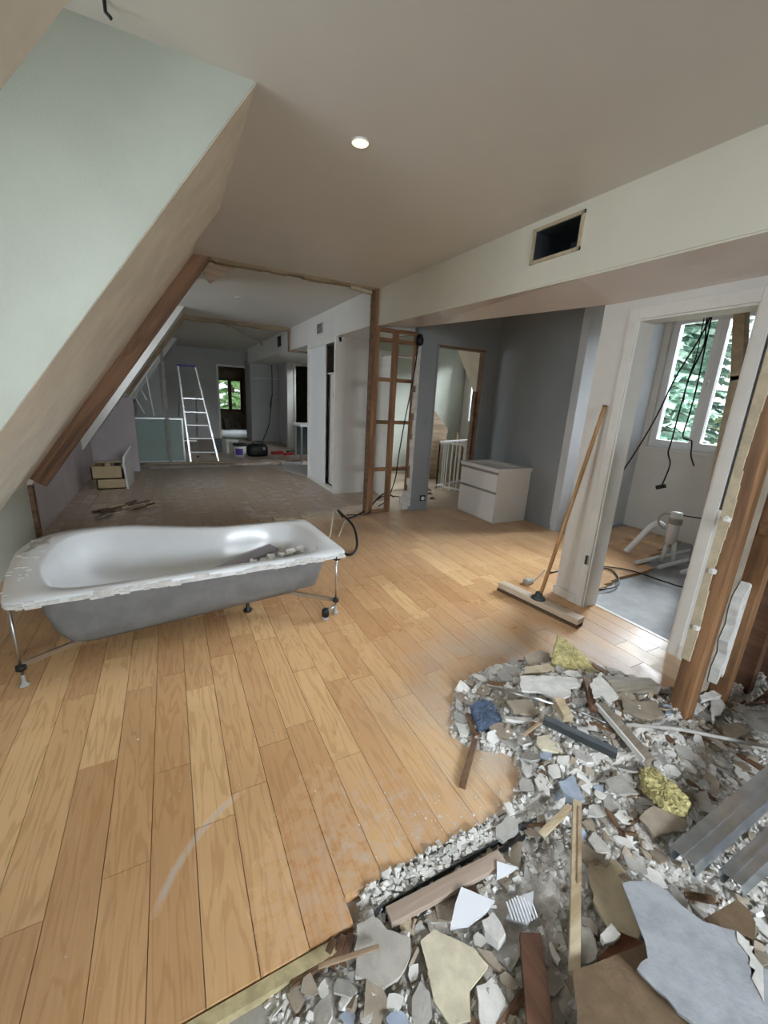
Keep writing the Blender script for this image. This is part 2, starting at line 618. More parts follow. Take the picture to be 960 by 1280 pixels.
# boards of the far room and the bathroom patch
far_rows, tones, rest = [], [], MB()
x = KX
k = 0
while x < 3.6:
    lay(x, x + PW, 8.95, 14.0, 300 + k, far_rows)
    x += PW
    k += 1
for p in far_rows:
    rest.box(p[0] + G, p[1] - G, p[2] + G, p[3] - G, -0.034, random.uniform(-0.001, 0.0))
    tones += [random.random()] * 8
o = toned(rest, tones, 'plank_field', floor)
o['kind'] = 'stuff'
x = 2.86
k = 0
while x < 5.25:
    ya = 1.97 + 0.24 * (x - 3.0) + random.uniform(-0.03, 0.03)
    bp = []
    lay(x, x + PW, ya, 3.12, 500 + k, bp)
    for p in bp:
        o = bpy.data.objects.new('plank', unit)
        COL.objects.link(o)
        o.parent = floor
        o.location = Vector(((p[0] + p[1]) / 2, (p[2] + p[3]) / 2, -0.0175)) - fl
        o.scale = (p[1] - p[0] - 2 * G, p[3] - p[2] - 2 * G, 0.035)
    x += PW
    k += 1

struct(MB().box(2.84, 5.43, 0.95, 3.27, -0.05, -0.028).build('floor_bath', 'bluefloor'))
struct(MB().box(2.2, 6.2, 4.72, 7.4, -0.06, -0.004).build('floor_stairhall', M['plank_far']))
struct(MB().box(0.5, 3.2, 14.0, 18.6, -0.06, 0.0).build('floor_far_room', 'bluefloor'))
struct(MB().box(2.818, 2.846, 1.17, 1.80, -0.03, 0.003).build('trim_1', 'trim'))
struct(MB().box(2.702, 2.818, 1.17, 1.80, -0.035, 0.0).build('floor_threshold', 'plank'))

# ---- ceiling and roof slopes
cm = MB().box(-1.35, 4.2, -2.7, 8.36, ZC, ZC + 0.1).box(-1.35, 3.7, 8.36, 14.1, ZC - 0.02, ZC + 0.1)
cm.box(4.2, 5.6, 0.85, 4.75, ZC, ZC + 0.1).box(4.2, 5.7, 4.75, 7.4, ZC, ZC + 0.1)
ceiling = struct(cm.build('ceiling', 'ceiling'))


def slope_panel(name, mat, y0, y1, off=0.0, th=0.10, zlow=None, ztop=ZC):
    zl = slope_z(KX, off) if zlow is None else zlow
    a = Vector((slope_x(ztop, off), y0, ztop))
    b = Vector((slope_x(zl, off), y0, zl))
    n = Vector((-0.814, 0, 0.581)) * th
    return struct(MB().prism([a, b, b + n, a + n], (0, y1 - y0, 0)).build(name, mat))


slope_panel('wall_slope_near', 'slope', -2.7, 0.867)
slope_panel('wall_slope_casing', 'slope', 2.105, 3.485)
slope_panel('wall_slope_recess', 'slope', 3.485, 4.66, -0.11)
slope_panel('wall_slope_board', 'slope', 4.74, 5.35, -0.07)
slope_panel('wall_slope_middle', 'slope_white', 5.35, 5.65, -0.085)
slope_panel('wall_slope_rear', 'slope_white', 7.55, 8.34, -0.085)
slope_panel('wall_slope_far', 'slope_white', 8.42, 9.9, -0.085)
slope_panel('wall_slope_end', 'slope_white', 12.1, 14.0, -0.085)
# dormer cheeks, pale mint, and the dormer's window wall
for nm, ya, yb in (('wall_cheek_far', 2.098, 2.20), ('wall_cheek_near', 0.78, 0.860)):
    zz = slope_z(-1.32)
    struct(MB().prism([(slope_x(ZC) - 0.005, ya, ZC), (-1.32, ya, ZC), (-1.32, ya, zz), (slope_x(zz), ya, zz - 0.0)], (0, yb - ya, 0)).build(nm, 'mint'))


def window_wall(name, mat, axis, c0, c1, a0, a1, z0, z1, o0, o1, w0, w1):
    """wall slab between c0,c1 on the given axis with one opening o0..o1, w0..w1"""
    m = MB()
    for (p0, p1, q0, q1) in ((a0, o0, z0, z1), (o1, a1, z0, z1), (o0, o1, z0, w0), (o0, o1, w1, z1)):
        if p1 - p0 < 1e-4 or q1 - q0 < 1e-4:
            continue
        if axis == 'x':
            m.box(c0, c1, p0, p1, q0, q1)
        else:
            m.box(p0, p1, c0, c1, q0, q1)
    return struct(m.build(name, mat))


def casement(name, axis, c, a0, a1, z0, z1, mat='whitegloss', split=True, depth=0.07, fw=0.055, handle=None):
    """window: outer frame, two sashes with a pane each"""
    def bx(m, p0, p1, q0, q1, d0=-0.5, d1=0.5):
        if axis == 'x':
            m.box(c + d0 * depth, c + d1 * depth, p0, p1, q0, q1)
        else:
            m.box(p0, p1, c + d0 * depth, c + d1 * depth, q0, q1)
        return m

    def ring(p0, p1, q0, q1, w, d0=-0.5, d1=0.5):
        m = MB()
        bx(m, p0, p1, q0, q0 + w, d0, d1)
        bx(m, p0, p1, q1 - w, q1, d0, d1)
        bx(m, p0, p0 + w, q0 + w, q1 - w, d0, d1)
        bx(m, p1 - w, p1, q0 + w, q1 - w, d0, d1)
        return m
    fr = struct(ring(a0, a1, z0, z1, 0.04).build(name, mat, bev=0.003))
    mid = (a0 + a1) / 2
    parts = ((a0 + 0.03, mid), (mid, a1 - 0.03)) if split else ((a0 + 0.03, a1 - 0.03),)
    for s0, s1 in parts:
        sa = ring(s0, s1, z0 + 0.03, z1 - 0.03, fw, -0.75, 0.3).build('sash', mat, fr, bev=0.004)
        bx(MB(), s0 + fw - 0.005, s1 - fw + 0.005, z0 + 0.03 + fw - 0.005, z1 - 0.03 - fw + 0.005, -0.1, 0.02).build('pane', 'glass', sa)
    if handle is not None:
        h = MB()
        bx(h, mid + handle - 0.012, mid + handle + 0.012, (z0 + z1) / 2 - 0.09, (z0 + z1) / 2 + 0.01, -1.3, -1.0)
        bx(h, mid + handle - 0.012, mid + handle + 0.012, (z0 + z1) / 2 - 0.01, (z0 + z1) / 2 + 0.03, -1.3, -0.7)
        h.build('window_handle', mat, fr, bev=0.003)
    return fr


window_wall('wall_dormer', 'mint', 'x', -1.36, -1.25, 0.78, 2.2, 0.6, ZC, 0.95, 2.02, 0.95, 2.45)
casement('window_1', 'x', -1.31, 0.95, 2.02, 0.95, 2.45)
struct(MB().box(-1.3, KX, -2.7, 3.5, -0.03, 0.62).box(-1.3, KX, 3.5, 4.68, -0.03, 0.62).build('wall_left', 'mint'))
struct(MB().box(-1.3, KX, 4.72, 14.0, -0.03, 0.62).build('wall_left_back', 'pink'))
# added, unseen far dormer on the same side, lets daylight into the ladder's room
for nm, ya, yb in (('wall_cheek_added_far', 12.02, 12.1), ('wall_cheek_added_near', 9.9, 9.98)):
    struct(MB().prism([(slope_x(ZC, -0.085), ya, ZC), (-1.32, ya, ZC), (-1.32, ya, 0.3)], (0, yb - ya, 0)).build(nm, 'white'))
for nm, ya, yb in (('wall_cheek_middle_far', 7.543, 7.64), ('wall_cheek_middle_near', 5.57, 5.657)):
    struct(MB().prism([(slope_x(ZC, -0.085), ya, ZC), (-1.32, ya, ZC), (-1.32, ya, 0.3)], (0, yb - ya, 0)).build(nm, 'white'))
window_wall('wall_dormer_middle', 'white', 'x', -1.36, -1.25, 5.657, 7.543, 0.5, ZC, 5.85, 7.35, 0.95, 2.4)
casement('window_7', 'x', -1.31, 5.85, 7.35, 0.95, 2.4)
window_wall('wall_dormer_back_added', 'white', 'x', -1.36, -1.25, 9.98, 12.02, 0.5, ZC, 10.2, 11.8, 0.9, 2.4)
casement('window_back_added', 'x', -1.31, 10.2, 11.8, 0.9, 2.4)  # added opening for sky light, no window is known here
window_wall('wall_near', 'white', 'y', -2.8, -2.7, -1.4, 3.5, -0.03, ZC, 0.1, 1.9, 0.95, 2.3)
casement('window_3', 'y', -2.75, 0.1, 1.9, 0.95, 2.3)

# ---- dropped beam over the right-hand side
yA, yB = -2.7, 4.68


def bxf(y):      # face of the beam drifts a little along the room
    return 2.36 + (y - 1.17) * (2.24 - 2.36) / (4.7 - 1.17)


VY0, VY1, VZ0, VZ1 = 2.023, 2.417, 2.397, 2.614      # duct hole, outside of its frame
HY0, HY1, HZ0, HZ1 = VY0 + 0.02, VY1 - 0.02, VZ0 + 0.02, VZ1 - 0.02
yM = 2.0
BXB = 2.698
bm_ = MB().add([(bxf(yA), yA, 2.22), (BXB, yA, 2.14), (bxf(yA), yA, ZC), (BXB, yA, ZC),
                (bxf(yM), yM, 2.235), (BXB, yM, 2.14), (bxf(yM), yM, ZC), (BXB, yM, ZC),
                (bxf(yB), yB, 2.27), (2.74, yB, 2.31), (bxf(yB), yB, ZC), (2.74, yB, ZC),
                (bxf(HY0), HY0, HZ0), (bxf(HY1), HY1, HZ0), (bxf(HY1), HY1, HZ1), (bxf(HY0), HY0, HZ1)],
               [(0, 1, 5, 4), (4, 5, 9, 8), (0, 4, 6, 2), (4, 8, 13, 12), (8, 10, 14, 13), (10, 6, 15, 14), (6, 4, 12, 15), (1, 3, 7, 5), (5, 7, 11, 9), (2, 6, 7, 3), (6, 10, 11, 7), (0, 2, 3, 1), (8, 9, 11, 10)])
beam = struct(bm_.build('wall_beam', 'beam'))
beam.data.materials.append(M['soffit'])
for poly in list(beam.data.polygons)[:2]:      # the two undersides
    poly.material_index = 1
# small quirk moulding under the beam's face
struct(MB().hexa([(bxf(yA) - 0.008, yA, 2.21), (bxf(yA) + 0.02, yA, 2.21), (bxf(yB) + 0.02, yB, 2.27), (bxf(yB) - 0.008, yB, 2.27),
                  (bxf(yA) - 0.008, yA, 2.232), (bxf(yA) + 0.02, yA, 2.232), (bxf(yB) + 0.02, yB, 2.292), (bxf(yB) - 0.008, yB, 2.292)]).build('trim_2', 'beam'))
# black hole of the duct with its raw plaster frame
vg = thing('duct_opening', 'black rectangular duct hole with a raw beige frame in the white beam', 'vent', (bxf(2.13) - 0.004, 2.13, 2.36))


def beam_quad(ya, yb, za, zb, d0, d1):
    return MB().hexa([(bxf(ya) + d0, ya, za), (bxf(ya) + d1, ya, za), (bxf(yb) + d1, yb, za), (bxf(yb) + d0, yb, za),
                      (bxf(ya) + d0, ya, zb), (bxf(ya) + d1, ya, zb), (bxf(yb) + d1, yb, zb), (bxf(yb) + d0, yb, zb)])


for a in ((HY0, HY1, HZ0 - 0.002, HZ0), (HY0, HY1, HZ1, HZ1 + 0.002), (HY0 - 0.002, HY0, HZ0, HZ1), (HY1, HY1 + 0.002, HZ0, HZ1)):
    beam_quad(*a, 0.001, 0.34).build('duct_lining', 'darkmetal', vg)
beam_quad(HY0, HY1, HZ0, HZ1, 0.338, 0.34).build('duct_end', 'darkmetal', vg)
for a in ((VY0, VY1, VZ0, VZ0 + 0.02), (VY0, VY1, VZ1 - 0.02, VZ1), (VY0, VY0 + 0.02, VZ0, VZ1), (VY1 - 0.02, VY1, VZ0, VZ1)):
    beam_quad(*a, -0.012, 0.004).build('frame_strip', 's_beige', vg)

# ---- door wall on the right, with column, doorway and stub
DW0, DW1 = 2.70, 2.83
wr = MB().box(DW0, DW1, 1.80, 2.06, -0.03, 2.2)
wr.box(DW0, DW1, 1.17, 1.80, 2.02, 2.2)
wr.box(DW0, DW1, 1.00, 1.17, -0.03, 0.95).box(DW0 + 0.001, DW1, -2.7, 2.06, 2.2, ZC).box(DW0 + 0.06, DW1, 1.0, 1.17, 0.95, 2.2)
struct(wr.build('wall_right', 'white'))
tr = MB().box(DW0 - 0.014, DW0, 1.80, 1.86, 0, 2.09).box(DW0 - 0.014, DW0, 1.11, 1.17, 0, 2.09).box(DW0 - 0.014, DW0, 1.17, 1.80, 2.02, 2.09)
struct(tr.build('trim_3', 'trim', bev=0.003))
struct(MB().box(DW0 - 0.002, DW1 + 0.015, 1.787, 1.80, 0, 2.02).box(DW0 - 0.002, DW1 + 0.015, 1.17, 1.183, 0, 2.02).box(DW0 - 0.002, DW1 + 0.015, 1.183, 1.787, 2.007, 2.02).build('door_1', 'trim', bev=0.002))
struct(MB().box(DW0 - 0.016, DW0, 1.855, 2.072, -0.002, 0.07).box(DW0, DW1, 2.06, 2.072, 0, 0.07).build('baseboard_column', 'trim', bev=0.004))
struct(MB().box(DW0 - 0.02, DW0, 0.99, 1.115, 0, 0.09).build('baseboard_stub', 'trim', bev=0.004))
# steel stud left bare above the stub's panel
ms = thing('steel_stud', 'bare galvanised steel stud standing in the wall beside the doorway', 'stud', (DW0 + 0.02, 1.06, 0.95))
MB().box(DW0 + 0.005, DW0 + 0.01, 1.03, 1.10, 0.95, 2.2).build('stud_web', 'metal', ms)
MB().box(DW0 + 0.005, DW0 + 0.05, 1.095, 1.10, 0.95, 2.2).build('stud_flange', 'metal', ms)
MB().box(DW0 + 0.005, DW0 + 0.05, 1.03, 1.035, 0.95, 2.2).build('stud_flange', 'metal', ms)
hg = thing('door_hinge', 'small grey hinge leaf low on the doorway casing', 'hinge', (DW0 - 0.016, 1.825, 0.34))
MB().box(DW0 - 0.02, DW0 - 0.014, 1.812, 1.838, 0.34, 0.41).build('leaf', 'darkmetal', hg, bev=0.002)
MB().tube([(DW0 - 0.02, 1.812, 0.34), (DW0 - 0.02, 1.812, 0.41)], 0.005).build('pin', 'alu', hg)

# ---- grey alcove with the hall doorway
gw = MB().box(2.80, 3.10, 4.65, 4.75, -0.03, 2.14).box(3.87, 4.2, 4.65, 4.75, -0.03, 2.14).box(2.80, 4.2, 4.65, 4.75, 2.14, ZC)
struct(gw.build('wall_back', 'grey'))
struct(MB().box(4.10, 4.2, 3.37, 4.65, -0.03, ZC).build('wall_alcove', 'grey'))
struct(MB().box(4.10, 5.43, 3.27, 3.37, -0.03, ZC).build('wall_bath_left', 'lightblue'))
struct(MB().box(2.80, 3.10, 4.638, 4.65, 0, 0.06).box(3.87, 4.1, 4.638, 4.65, 0, 0.06).box(4.088, 4.1, 3.36, 4.65, 0, 0.06).build('baseboard_back', 'grey', bev=0.003))
# raw edges of the hall doorway
struct(MB().box(3.09, 3.88, 4.646, 4.755, 2.128, 2.150).build('trim_4', 'stick'))
struct(MB().box(3.862, 3.882, 4.66, 4.76, 0.0, 2.13).box(3.825, 3.866, 4.72, 4.79, 0.3, 1.62).build('trim_5', 'stick'))
struct(MB().box(3.085, 3.112, 4.642, 4.76, 0.0, 2.14).build('door_2', 'grey'))
sw = thing('light_switch', 'small grey light switch plate beside the hall doorway', 'switch', (3.015, 4.645, 1.17))
MB().box(2.975, 3.055, 4.640, 4.65, 1.16, 1.24).build('plate', 'grey', sw, bev=0.004)
MB().box(2.995, 3.035, 4.635, 4.64, 1.18, 1.22).build('rocker', 'grey', sw, bev=0.002)
so = thing('wall_socket', 'black square socket with a white round insert low on the grey wall', 'socket', (3.03, 4.64, 0.13))
MB().box(2.99, 3.07, 4.636, 4.65, 0.12, 0.20).build('plate', 'black', so, bev=0.004)
MB().rings([[(3.03 + 0.027 * math.cos(t * math.pi / 8), yy, 0.16 + 0.027 * math.sin(t * math.pi / 8)) for t in range(16)] for yy in (4.637, 4.630)]).build('insert', 'whitegloss', so)

# ---- bathroom beyond the doorway
window_wall('wall_bath_window', 'white', 'x', 5.43, 5.60, 0.5, 3.37, -0.03, ZC, 2.14, 3.19, 1.05, 2.57)
casement('window_4', 'x', 5.50, 2.14, 3.19, 1.05, 2.57, handle=0.0, fw=0.06)
struct(MB().box(5.36, 5.44, 2.10, 3.23, 1.015, 1.05).build('trim_6', 'trim', bev=0.005))
struct(MB().box(2.83, 5.6, 0.88, 0.95, -0.03, ZC).build('wall_bath_near', 'white'))
br = MB().bar((4.2, 2.01, 2.62), (4.2, 1.84, 1.75), 0.08, 0.08, (1, 0, 0)).bar((4.2, 1.84, 1.78), (4.2, 1.74, 0.0), 0.09, 0.08, (1, 0, 0))
tag(br.build('roof_strut', 's_beige'), 'bent raw timber strut standing in front of the bathroom window', 'timber')

# ---- hall of the stairs: other roof slope, dormer cheek and small window
struct(MB().box(2.75, 5.7, 7.30, 7.40, -0.03, ZC).build('wall_hall_end', 'mint'))
struct(MB().prism([(3.86, 4.76, 2.66), (5.35, 4.76, 0.40), (5.44, 4.76, 0.46), (3.95, 4.76, 2.72)], (0, 0.89, 0)).build('wall_hall_slope', 'slope'))
window_wall('wall_hall_right', 'white', 'x', 5.6, 5.7, 4.76, 7.30, -0.03, ZC, 5.85, 7.12, 1.02, 2.35)
casement('window_5', 'x', 5.63, 5.85, 7.12, 1.02, 2.35)
struct(MB().box(4.2, 5.7, 4.66, 4.75, -0.03, ZC).build('wall_hall_near', 'white'))

# ---- stub partition and rooms beyond the first break
struct(MB().box(2.75, 2.83, 5.85, 6.95, -0.03, ZC).build('wall_corridor', 'white'))
struct(MB().box(2.18, 2.83, 4.74, 8.36, 2.27, ZC).box(2.14, 2.45, 8.36, 8.95, 2.26, ZC).box(2.14, 2.45, 9.27, 13.0, 2.26, ZC).box(2.14, 2.45, 8.95, 9.27, 2.26, 2.385).box(2.14, 2.45, 8.95, 9.27, 2.595, ZC).box(2.45, 3.6, 8.36, 13.0, 2.26, ZC).build('wall_beam_back', 'white'))
struct(MB().box(-1.2, -0.60, 8.36, 8.44, -0.03, 1.25).box(-0.60, -0.53, 8.35, 8.45, -0.03, 1.25).build('wall_wing', 'pink'))
struct(MB().box(2.78, 2.88, 7.2, 8.4, -0.03, 2.3).build('wall_closet_end', 'white'))
# end room
fw_ = MB().box(-1.3, 1.42, 14.0, 14.1, -0.03, ZC).box(2.28, 2.50, 14.0, 14.1, -0.03, ZC).box(1.42, 2.28, 14.0, 14.1, 2.16, ZC)
struct(fw_.build('wall_far', 'farwall'))
struct(MB().box(1.37, 1.43, 13.97, 14.0, 0, 2.22).box(2.27, 2.33, 13.97, 14.0, 0, 2.22).box(1.43, 2.27, 13.97, 14.0, 2.16, 2.22).build('door_3', 'trim', bev=0.004))
struct(MB().box(2.20, 3.10, 13.0, 13.08, -0.03, 2.36).build('wall_niche', 'farwall'))
struct(MB().box(2.20, 2.26, 13.08, 14.0, -0.03, 2.36).build('wall_niche_side', 'farwall'))
struct(MB().box(3.02, 3.10, 11.6, 13.0, -0.03, 2.36).build('wall_niche_right', 'farwall'))
struct(MB().box(2.26, 3.02, 12.985, 13.0, 1.85, 1.87).build('trim_7', 'trim'))
struct(MB().box(2.90, 3.09, 11.5, 11.6, -0.03, 2.36).box(3.5, 4.15, 11.5, 11.6, -0.03, 2.36).build('wall_dark_door', 'white'))
struct(MB().box(3.08, 3.13, 11.47, 11.5, 0, 2.25).box(3.13, 3.6, 11.47, 11.5, 2.2, 2.25).build('door_4', 'trim', bev=0.003))
struct(MB().box(3.0, 4.2, 13.4, 13.5, -0.03, 2.4).box(4.1, 4.2, 8.4, 13.5, -0.03, 2.4).box(3.09, 4.2, 11.6, 13.5, 2.3, 2.4).box(3.10, 3.14, 11.6, 13.4, 0, 2.3).build('wall_dark_room', 'olive'))
struct(MB().box(3.1, 4.2, 11.6, 13.4, -0.03, 0.0).build('floor_dark_room', 'screed'))
struct(MB().bar((2.95, 11.62, 0.0), (2.95, 11.62, 2.36), 0.06, 0.06).build('trim_8', 'timber'))
# room at the very end
window_wall('wall_end', 'brownwall', 'y', 18.2, 18.3, 0.4, 3.3, -0.03, 2.9, 1.75, 2.75, 0.65, 1.95)
casement('window_6', 'y', 18.22, 1.75, 2.75, 0.65, 1.95, mat='brownwood', fw=0.07)
struct(MB().box(0.4, 0.5, 14.1, 18.3, -0.03, 2.9).box(3.2, 3.3, 14.1, 18.3, -0.03, 2.9).box(0.4, 3.3, 14.1, 18.3, 2.75, 2.9).build('wall_end_sides', 'brownwall'))

# ---- right-hand side beyond the bare studs
struct(MB().box(3.35, 3.45, -2.7, 0.88, -0.03, ZC).build('wall_store', 'olive'))

# ---- scars of the removed partitions on the ceiling (raw lath and plaster edge)
sc = MB()
xx = 0.30
while xx < 2.24:
    w = random.uniform(0.08, 0.2)
    sc.box(xx, min(xx + w, 2.25), 4.66 + random.uniform(0, 0.015), 4.75, ZC - random.uniform(0.018, 0.034), ZC + 0.01)
    xx += w
struct(sc.build('trim_9', 'brownwall'))
sc = MB()
xx = 0.36
while xx < 2.2:
    w = random.uniform(0.1, 0.3)
    sc.box(xx, min(xx + w, 2.2), 8.34, 8.42, ZC - random.uniform(0.05, 0.08), ZC + 0.01)
    xx += w
struct(sc.build('trim_10', 'brownwall'))
struct(MB().bar((2.17, 8.38, 2.26), (2.17, 8.38, ZC), 0.06, 0.06).box(2.14, 2.62, 8.34, 8.42, 2.24, 2.30).build('trim_11', 'brownwall'))

# =================================================================== BIG OBJECTS
# ---- exposed rafters along the slope
def rafter(name, label, y0, y1, off, depth, mat, za=0.52, zb=ZC):
    a = Vector((slope_x(zb, off), y0, zb))
    b = Vector((slope_x(za, off), y0, za))
    n = Vector((-0.814, 0, 0.581)) * depth
    return tag(MB().prism([a, b, b + n, a + n], (0, y1 - y0, 0)).build(name, mat, bev=0.006), label, 'timber')


raf_mat = wood('rafter_slanted', (154, 114, 82), (92, 64, 44), 'X', 0.6, 0.7, math.atan(1.4))
M['raf'] = raf_mat
rafter('rafter', 'thick bare brown rafter running down the roof slope behind the bathtub', 4.66, 4.735, 0.055, 0.18, 'raf')
rafter('rafter', 'thin dusty rafter at the second broken partition beside the glass panel', 8.345, 8.415, -0.02, 0.10, 'brownwall', 1.30)
tag(MB().box(-1.19, -1.155, 4.665, 4.735, 0.0, 0.53).build('timber_post', 'stick'), 'short raw timber post under the foot of the thick rafter', 'timber')
tag(MB().prism([(0.33, 4.76, 2.655), (0.74, 4.76, 2.655), (0.45, 4.76, 2.45)], (0, 0.012, 0)).build('gusset_board', 'ply'),
    'triangular plywood board hanging under the ceiling at the top of the rafter', 'board')
tag(MB().bar((1.90, 4.70, 2.635), (2.16, 4.70, 2.61), 0.05, 0.035).build('plaster_stub', 's_beige'), 'broken plaster stub on the ceiling next to the stud frame', 'plaster')

# ---- stud frame of the removed partition
sf = thing('stud_frame', 'open frame of brown timber studs with a cable hanging through it', 'stud frame', (2.5, 4.7, 0))
for xa, xb, z1, ya, yb in ((2.19, 2.275, ZC, 4.66, 4.74), (2.475, 2.54, 2.26, 4.67, 4.73), (2.775, 2.83, 2.26, 4.67, 4.73)):
    MB().box(xa, xb, ya, yb, 0, z1).build('stud', 'timber', sf, bev=0.004)
MB().box(2.17, 2.19, 4.67, 4.73, 0, ZC - 0.02).build('stud_strip', 'stick', sf)
for z in (0.0, 0.55, 1.15, 1.66, 2.11, 2.22):
    t = 0.045 if z > 0.1 else 0.03
    MB().box(2.275, 2.475, 4.675, 4.725, z, z + t).build('nogging', 'timber_x', sf, bev=0.003)
    if z > 0.1:
        MB().box(2.54, 2.775, 4.675, 4.725, z, z + t).build('nogging', 'timber_x', sf, bev=0.003)
edge = MB()
for k in range(26):
    z = 0.02 + k * 0.085
    w = random.uniform(0.005, 0.05) + (0.10 if z < 0.22 else 0)
    edge.box(2.815 - w, 2.84, 4.64, 4.66, z, z + 0.09)
edge.build('torn_plaster_edge', 's_white', sf)
tag(MB().lathe((2.80, 4.622, 2.10), [(0.012, 0), (0.045, 0.02), (0.05, 0.08), (0.03, 0.13), (0.01, 0.14)], 10).build('junction_box', 'black', smooth=True),
    'black junction box hanging at the top of the stud frame', 'junction box')
cable('hanging_cable', 'black cable hanging diagonally from junction box through the stud frame', [(2.79, 4.63, 2.12), (2.74, 4.62, 1.7), (2.66, 4.62, 1.2), (2.61, 4.635, 0.75), (2.60, 4.655, 0.50), (2.60, 4.74, 0.30), (2.58, 4.85, 0.10), (2.5, 4.93, 0.012)], 0.008, 'black')
cable('floor_cable', 'black cable looping from the stud frame over the floor dust', [(2.75, 4.95, 0.12), (2.6, 4.9, 0.2), (2.45, 4.85, 0.15), (2.3, 4.8, 0.03), (2.1, 4.62, 0.03), (2.0, 4.55, 0.02), (1.85, 4.45, 0.02)], 0.010, 'black')
cable('floor_cable', 'second thin black cable along the foot of the stud frame', [(2.82, 4.85, 0.14), (2.55, 4.86, 0.17), (2.35, 4.82, 0.08), (2.2, 4.60, 0.02), (1.9, 4.62, 0.02)], 0.007, 'black')
cable('loop_cable', 'black cable arching up from the floor beside the bathtub end', [(1.80, 4.5, 0.03), (1.66, 4.3, 0.18), (1.60, 4.05, 0.22), (1.62, 3.75, 0.16), (1.56, 3.50, 0.05), (1.44, 3.36, 0.012), (1.36, 3.45, 0.012)], 0.012, 'black')
cable('loop_cable', 'cream cable arch standing on the floor beside the bathtub end', [(1.75, 4.44, 0.02), (1.61, 4.27, 0.18), (1.53, 4.12, 0.16), (1.44, 3.95, 0.02), (1.40, 3.9, 0.01)], 0.010, 'cream_cable')
cable('loop_cable', 'cream cable end with a lump of plaster by the bathtub', [(1.84, 4.40, 0.02), (1.70, 4.2, 0.06), (1.58, 4.0, 0.03), (1.52, 3.9, 0.014)], 0.012, 'cream_cable')

# ---- bathtub
tubA = Vector((-0.76, 2.285, 0))
ex = Vector((1.0, 0.059, 0)).normalized()
ey = Vector((-ex.y, ex.x, 0))
tub = thing('bathtub', 'asymmetric white acrylic bathtub with grey hull propped on a thin steel frame', 'bathtub', tuple(tubA + ex * 0.88 + ey * 0.5))
RZ = 0.45


def tp(u, v, z):
    p = tubA + ex * u + ey * v
    return Vector((p.x, p.y, z))


def dense(pts, n):
    P = [Vector(p) for p in pts]
    seg = [(P[(i + 1) % len(P)] - P[i]).length for i in range(len(P))]
    L = sum(seg)
    out = []
    for k in range(n):
        s = L * k / n
        i = 0
        while s > seg[i]:
            s -= seg[i]
            i += 1
        out.append(P[i].lerp(P[(i + 1) % len(P)], s / seg[i]))
    return out


def smooth_loop(P, it):
    for _ in range(it):
        P = [P[i] * 0.5 + (P[i - 1] + P[(i + 1) % len(P)]) * 0.25 for i in range(len(P))]
    return P


N = 120
outer = dense([(0, 0), (1.765, 0), (1.765, 0.84), (1.10, 0.86), (0.85, 0.96), (0.55, 1.12), (0.38, 1.165), (0.12, 1.15), (-0.03, 1.02), (-0.09, 0.80), (-0.06, 0.4)], N)
inner = dense([(0.16, 0.13), (0.30, 0.08), (1.45, 0.08), (1.62, 0.13), (1.66, 0.42), (1.62, 0.72), (1.45, 0.78), (1.10, 0.79), (0.85, 0.88), (0.55, 1.03), (0.40, 1.075), (0.18, 1.04), (0.10, 0.85), (0.08, 0.45)], N)


def align(P, ref):
    c = sum(ref, Vector((0, 0))) / len(ref)
    ang = lambda q: math.atan2(q.y - c.y, q.x - c.x)
    best, bi = 1e9, 0
    for s in range(len(P)):
        e = sum(abs(math.remainder(ang(P[(i + s) % len(P)]) - ang(ref[i]), 2 * math.pi)) for i in range(0, len(P), 6))
        if e < best:
            best, bi = e, s
    return [P[(i + bi) % len(P)] for i in range(len(P))]


outer = [Vector((p.x, p.y)) for p in outer]
inner = align(smooth_loop([Vector((p.x, p.y)) for p in inner], 8), outer)
outer_s = smooth_loop(outer, 2)
cen = Vector((0.80, 0.46))


def sc_loop(P, f, fx=None):
    return [Vector((cen.x + (p.x - cen.x) * (fx or f), cen.y + (p.y - cen.y) * f)) for p in P]


def ring3(P, z):
    return [tp(p.x, p.y, z if not callable(z) else z(p)) for p in P]


basin_floor = lambda p: 0.13
mb = MB()
mb.rings([ring3(outer_s, RZ - 0.035), ring3(outer_s, RZ - 0.006), ring3(sc_loop(outer_s, 0.992), RZ),
          ring3(sc_loop(inner, 1.02), RZ), ring3(inner, RZ - 0.012), ring3(sc_loop(inner, 0.95, 0.95), 0.33), ring3(sc_loop(inner, 0.86, 0.86), 0.20),
          ring3(sc_loop(inner, 0.70, 0.74), 0.135), ring3(sc_loop(inner, 0.3, 0.3), 0.125)], caps=False)
n0 = len(mb.v)
mb.f.append(tuple(range(n0 - N, n0)))
mb.build('basin', 'tub', tub, smooth=True)
mb = MB()
hull = align(smooth_loop(dense([(0.10, 0.05), (1.66, 0.05), (1.68, 0.78), (1.10, 0.81), (0.85, 0.91), (0.55, 1.06), (0.38, 1.10), (0.14, 1.05), (0.05, 0.85)], N), 6), [Vector((p.x, p.y, 0)) for p in outer]) if False else None
hp = dense([(0.10, 0.05), (1.66, 0.05), (1.68, 0.78), (1.10, 0.81), (0.85, 0.91), (0.55, 1.06), (0.38, 1.10), (0.14, 1.05), (0.05, 0.85)], N)
hp = align(smooth_loop([Vector((p.x, p.y)) for p in hp], 4), outer)
hb = lambda p: 0.075 + 0.05 * max(0, p.x - 0.2)
mb.rings([ring3(sc_loop(hp, 0.97, 0.985), RZ - 0.034), ring3(sc_loop(hp, 0.95, 0.965), 0.32), ring3(sc_loop(hp, 0.90, 0.92), 0.20),
          ring3(sc_loop(hp, 0.83, 0.86), lambda p: hb(p) + 0.05), ring3(sc_loop(hp, 0.74, 0.79), lambda p: hb(p) + 0.012), ring3(sc_loop(hp, 0.5, 0.55), hb)], caps=False)
n0 = len(mb.v)
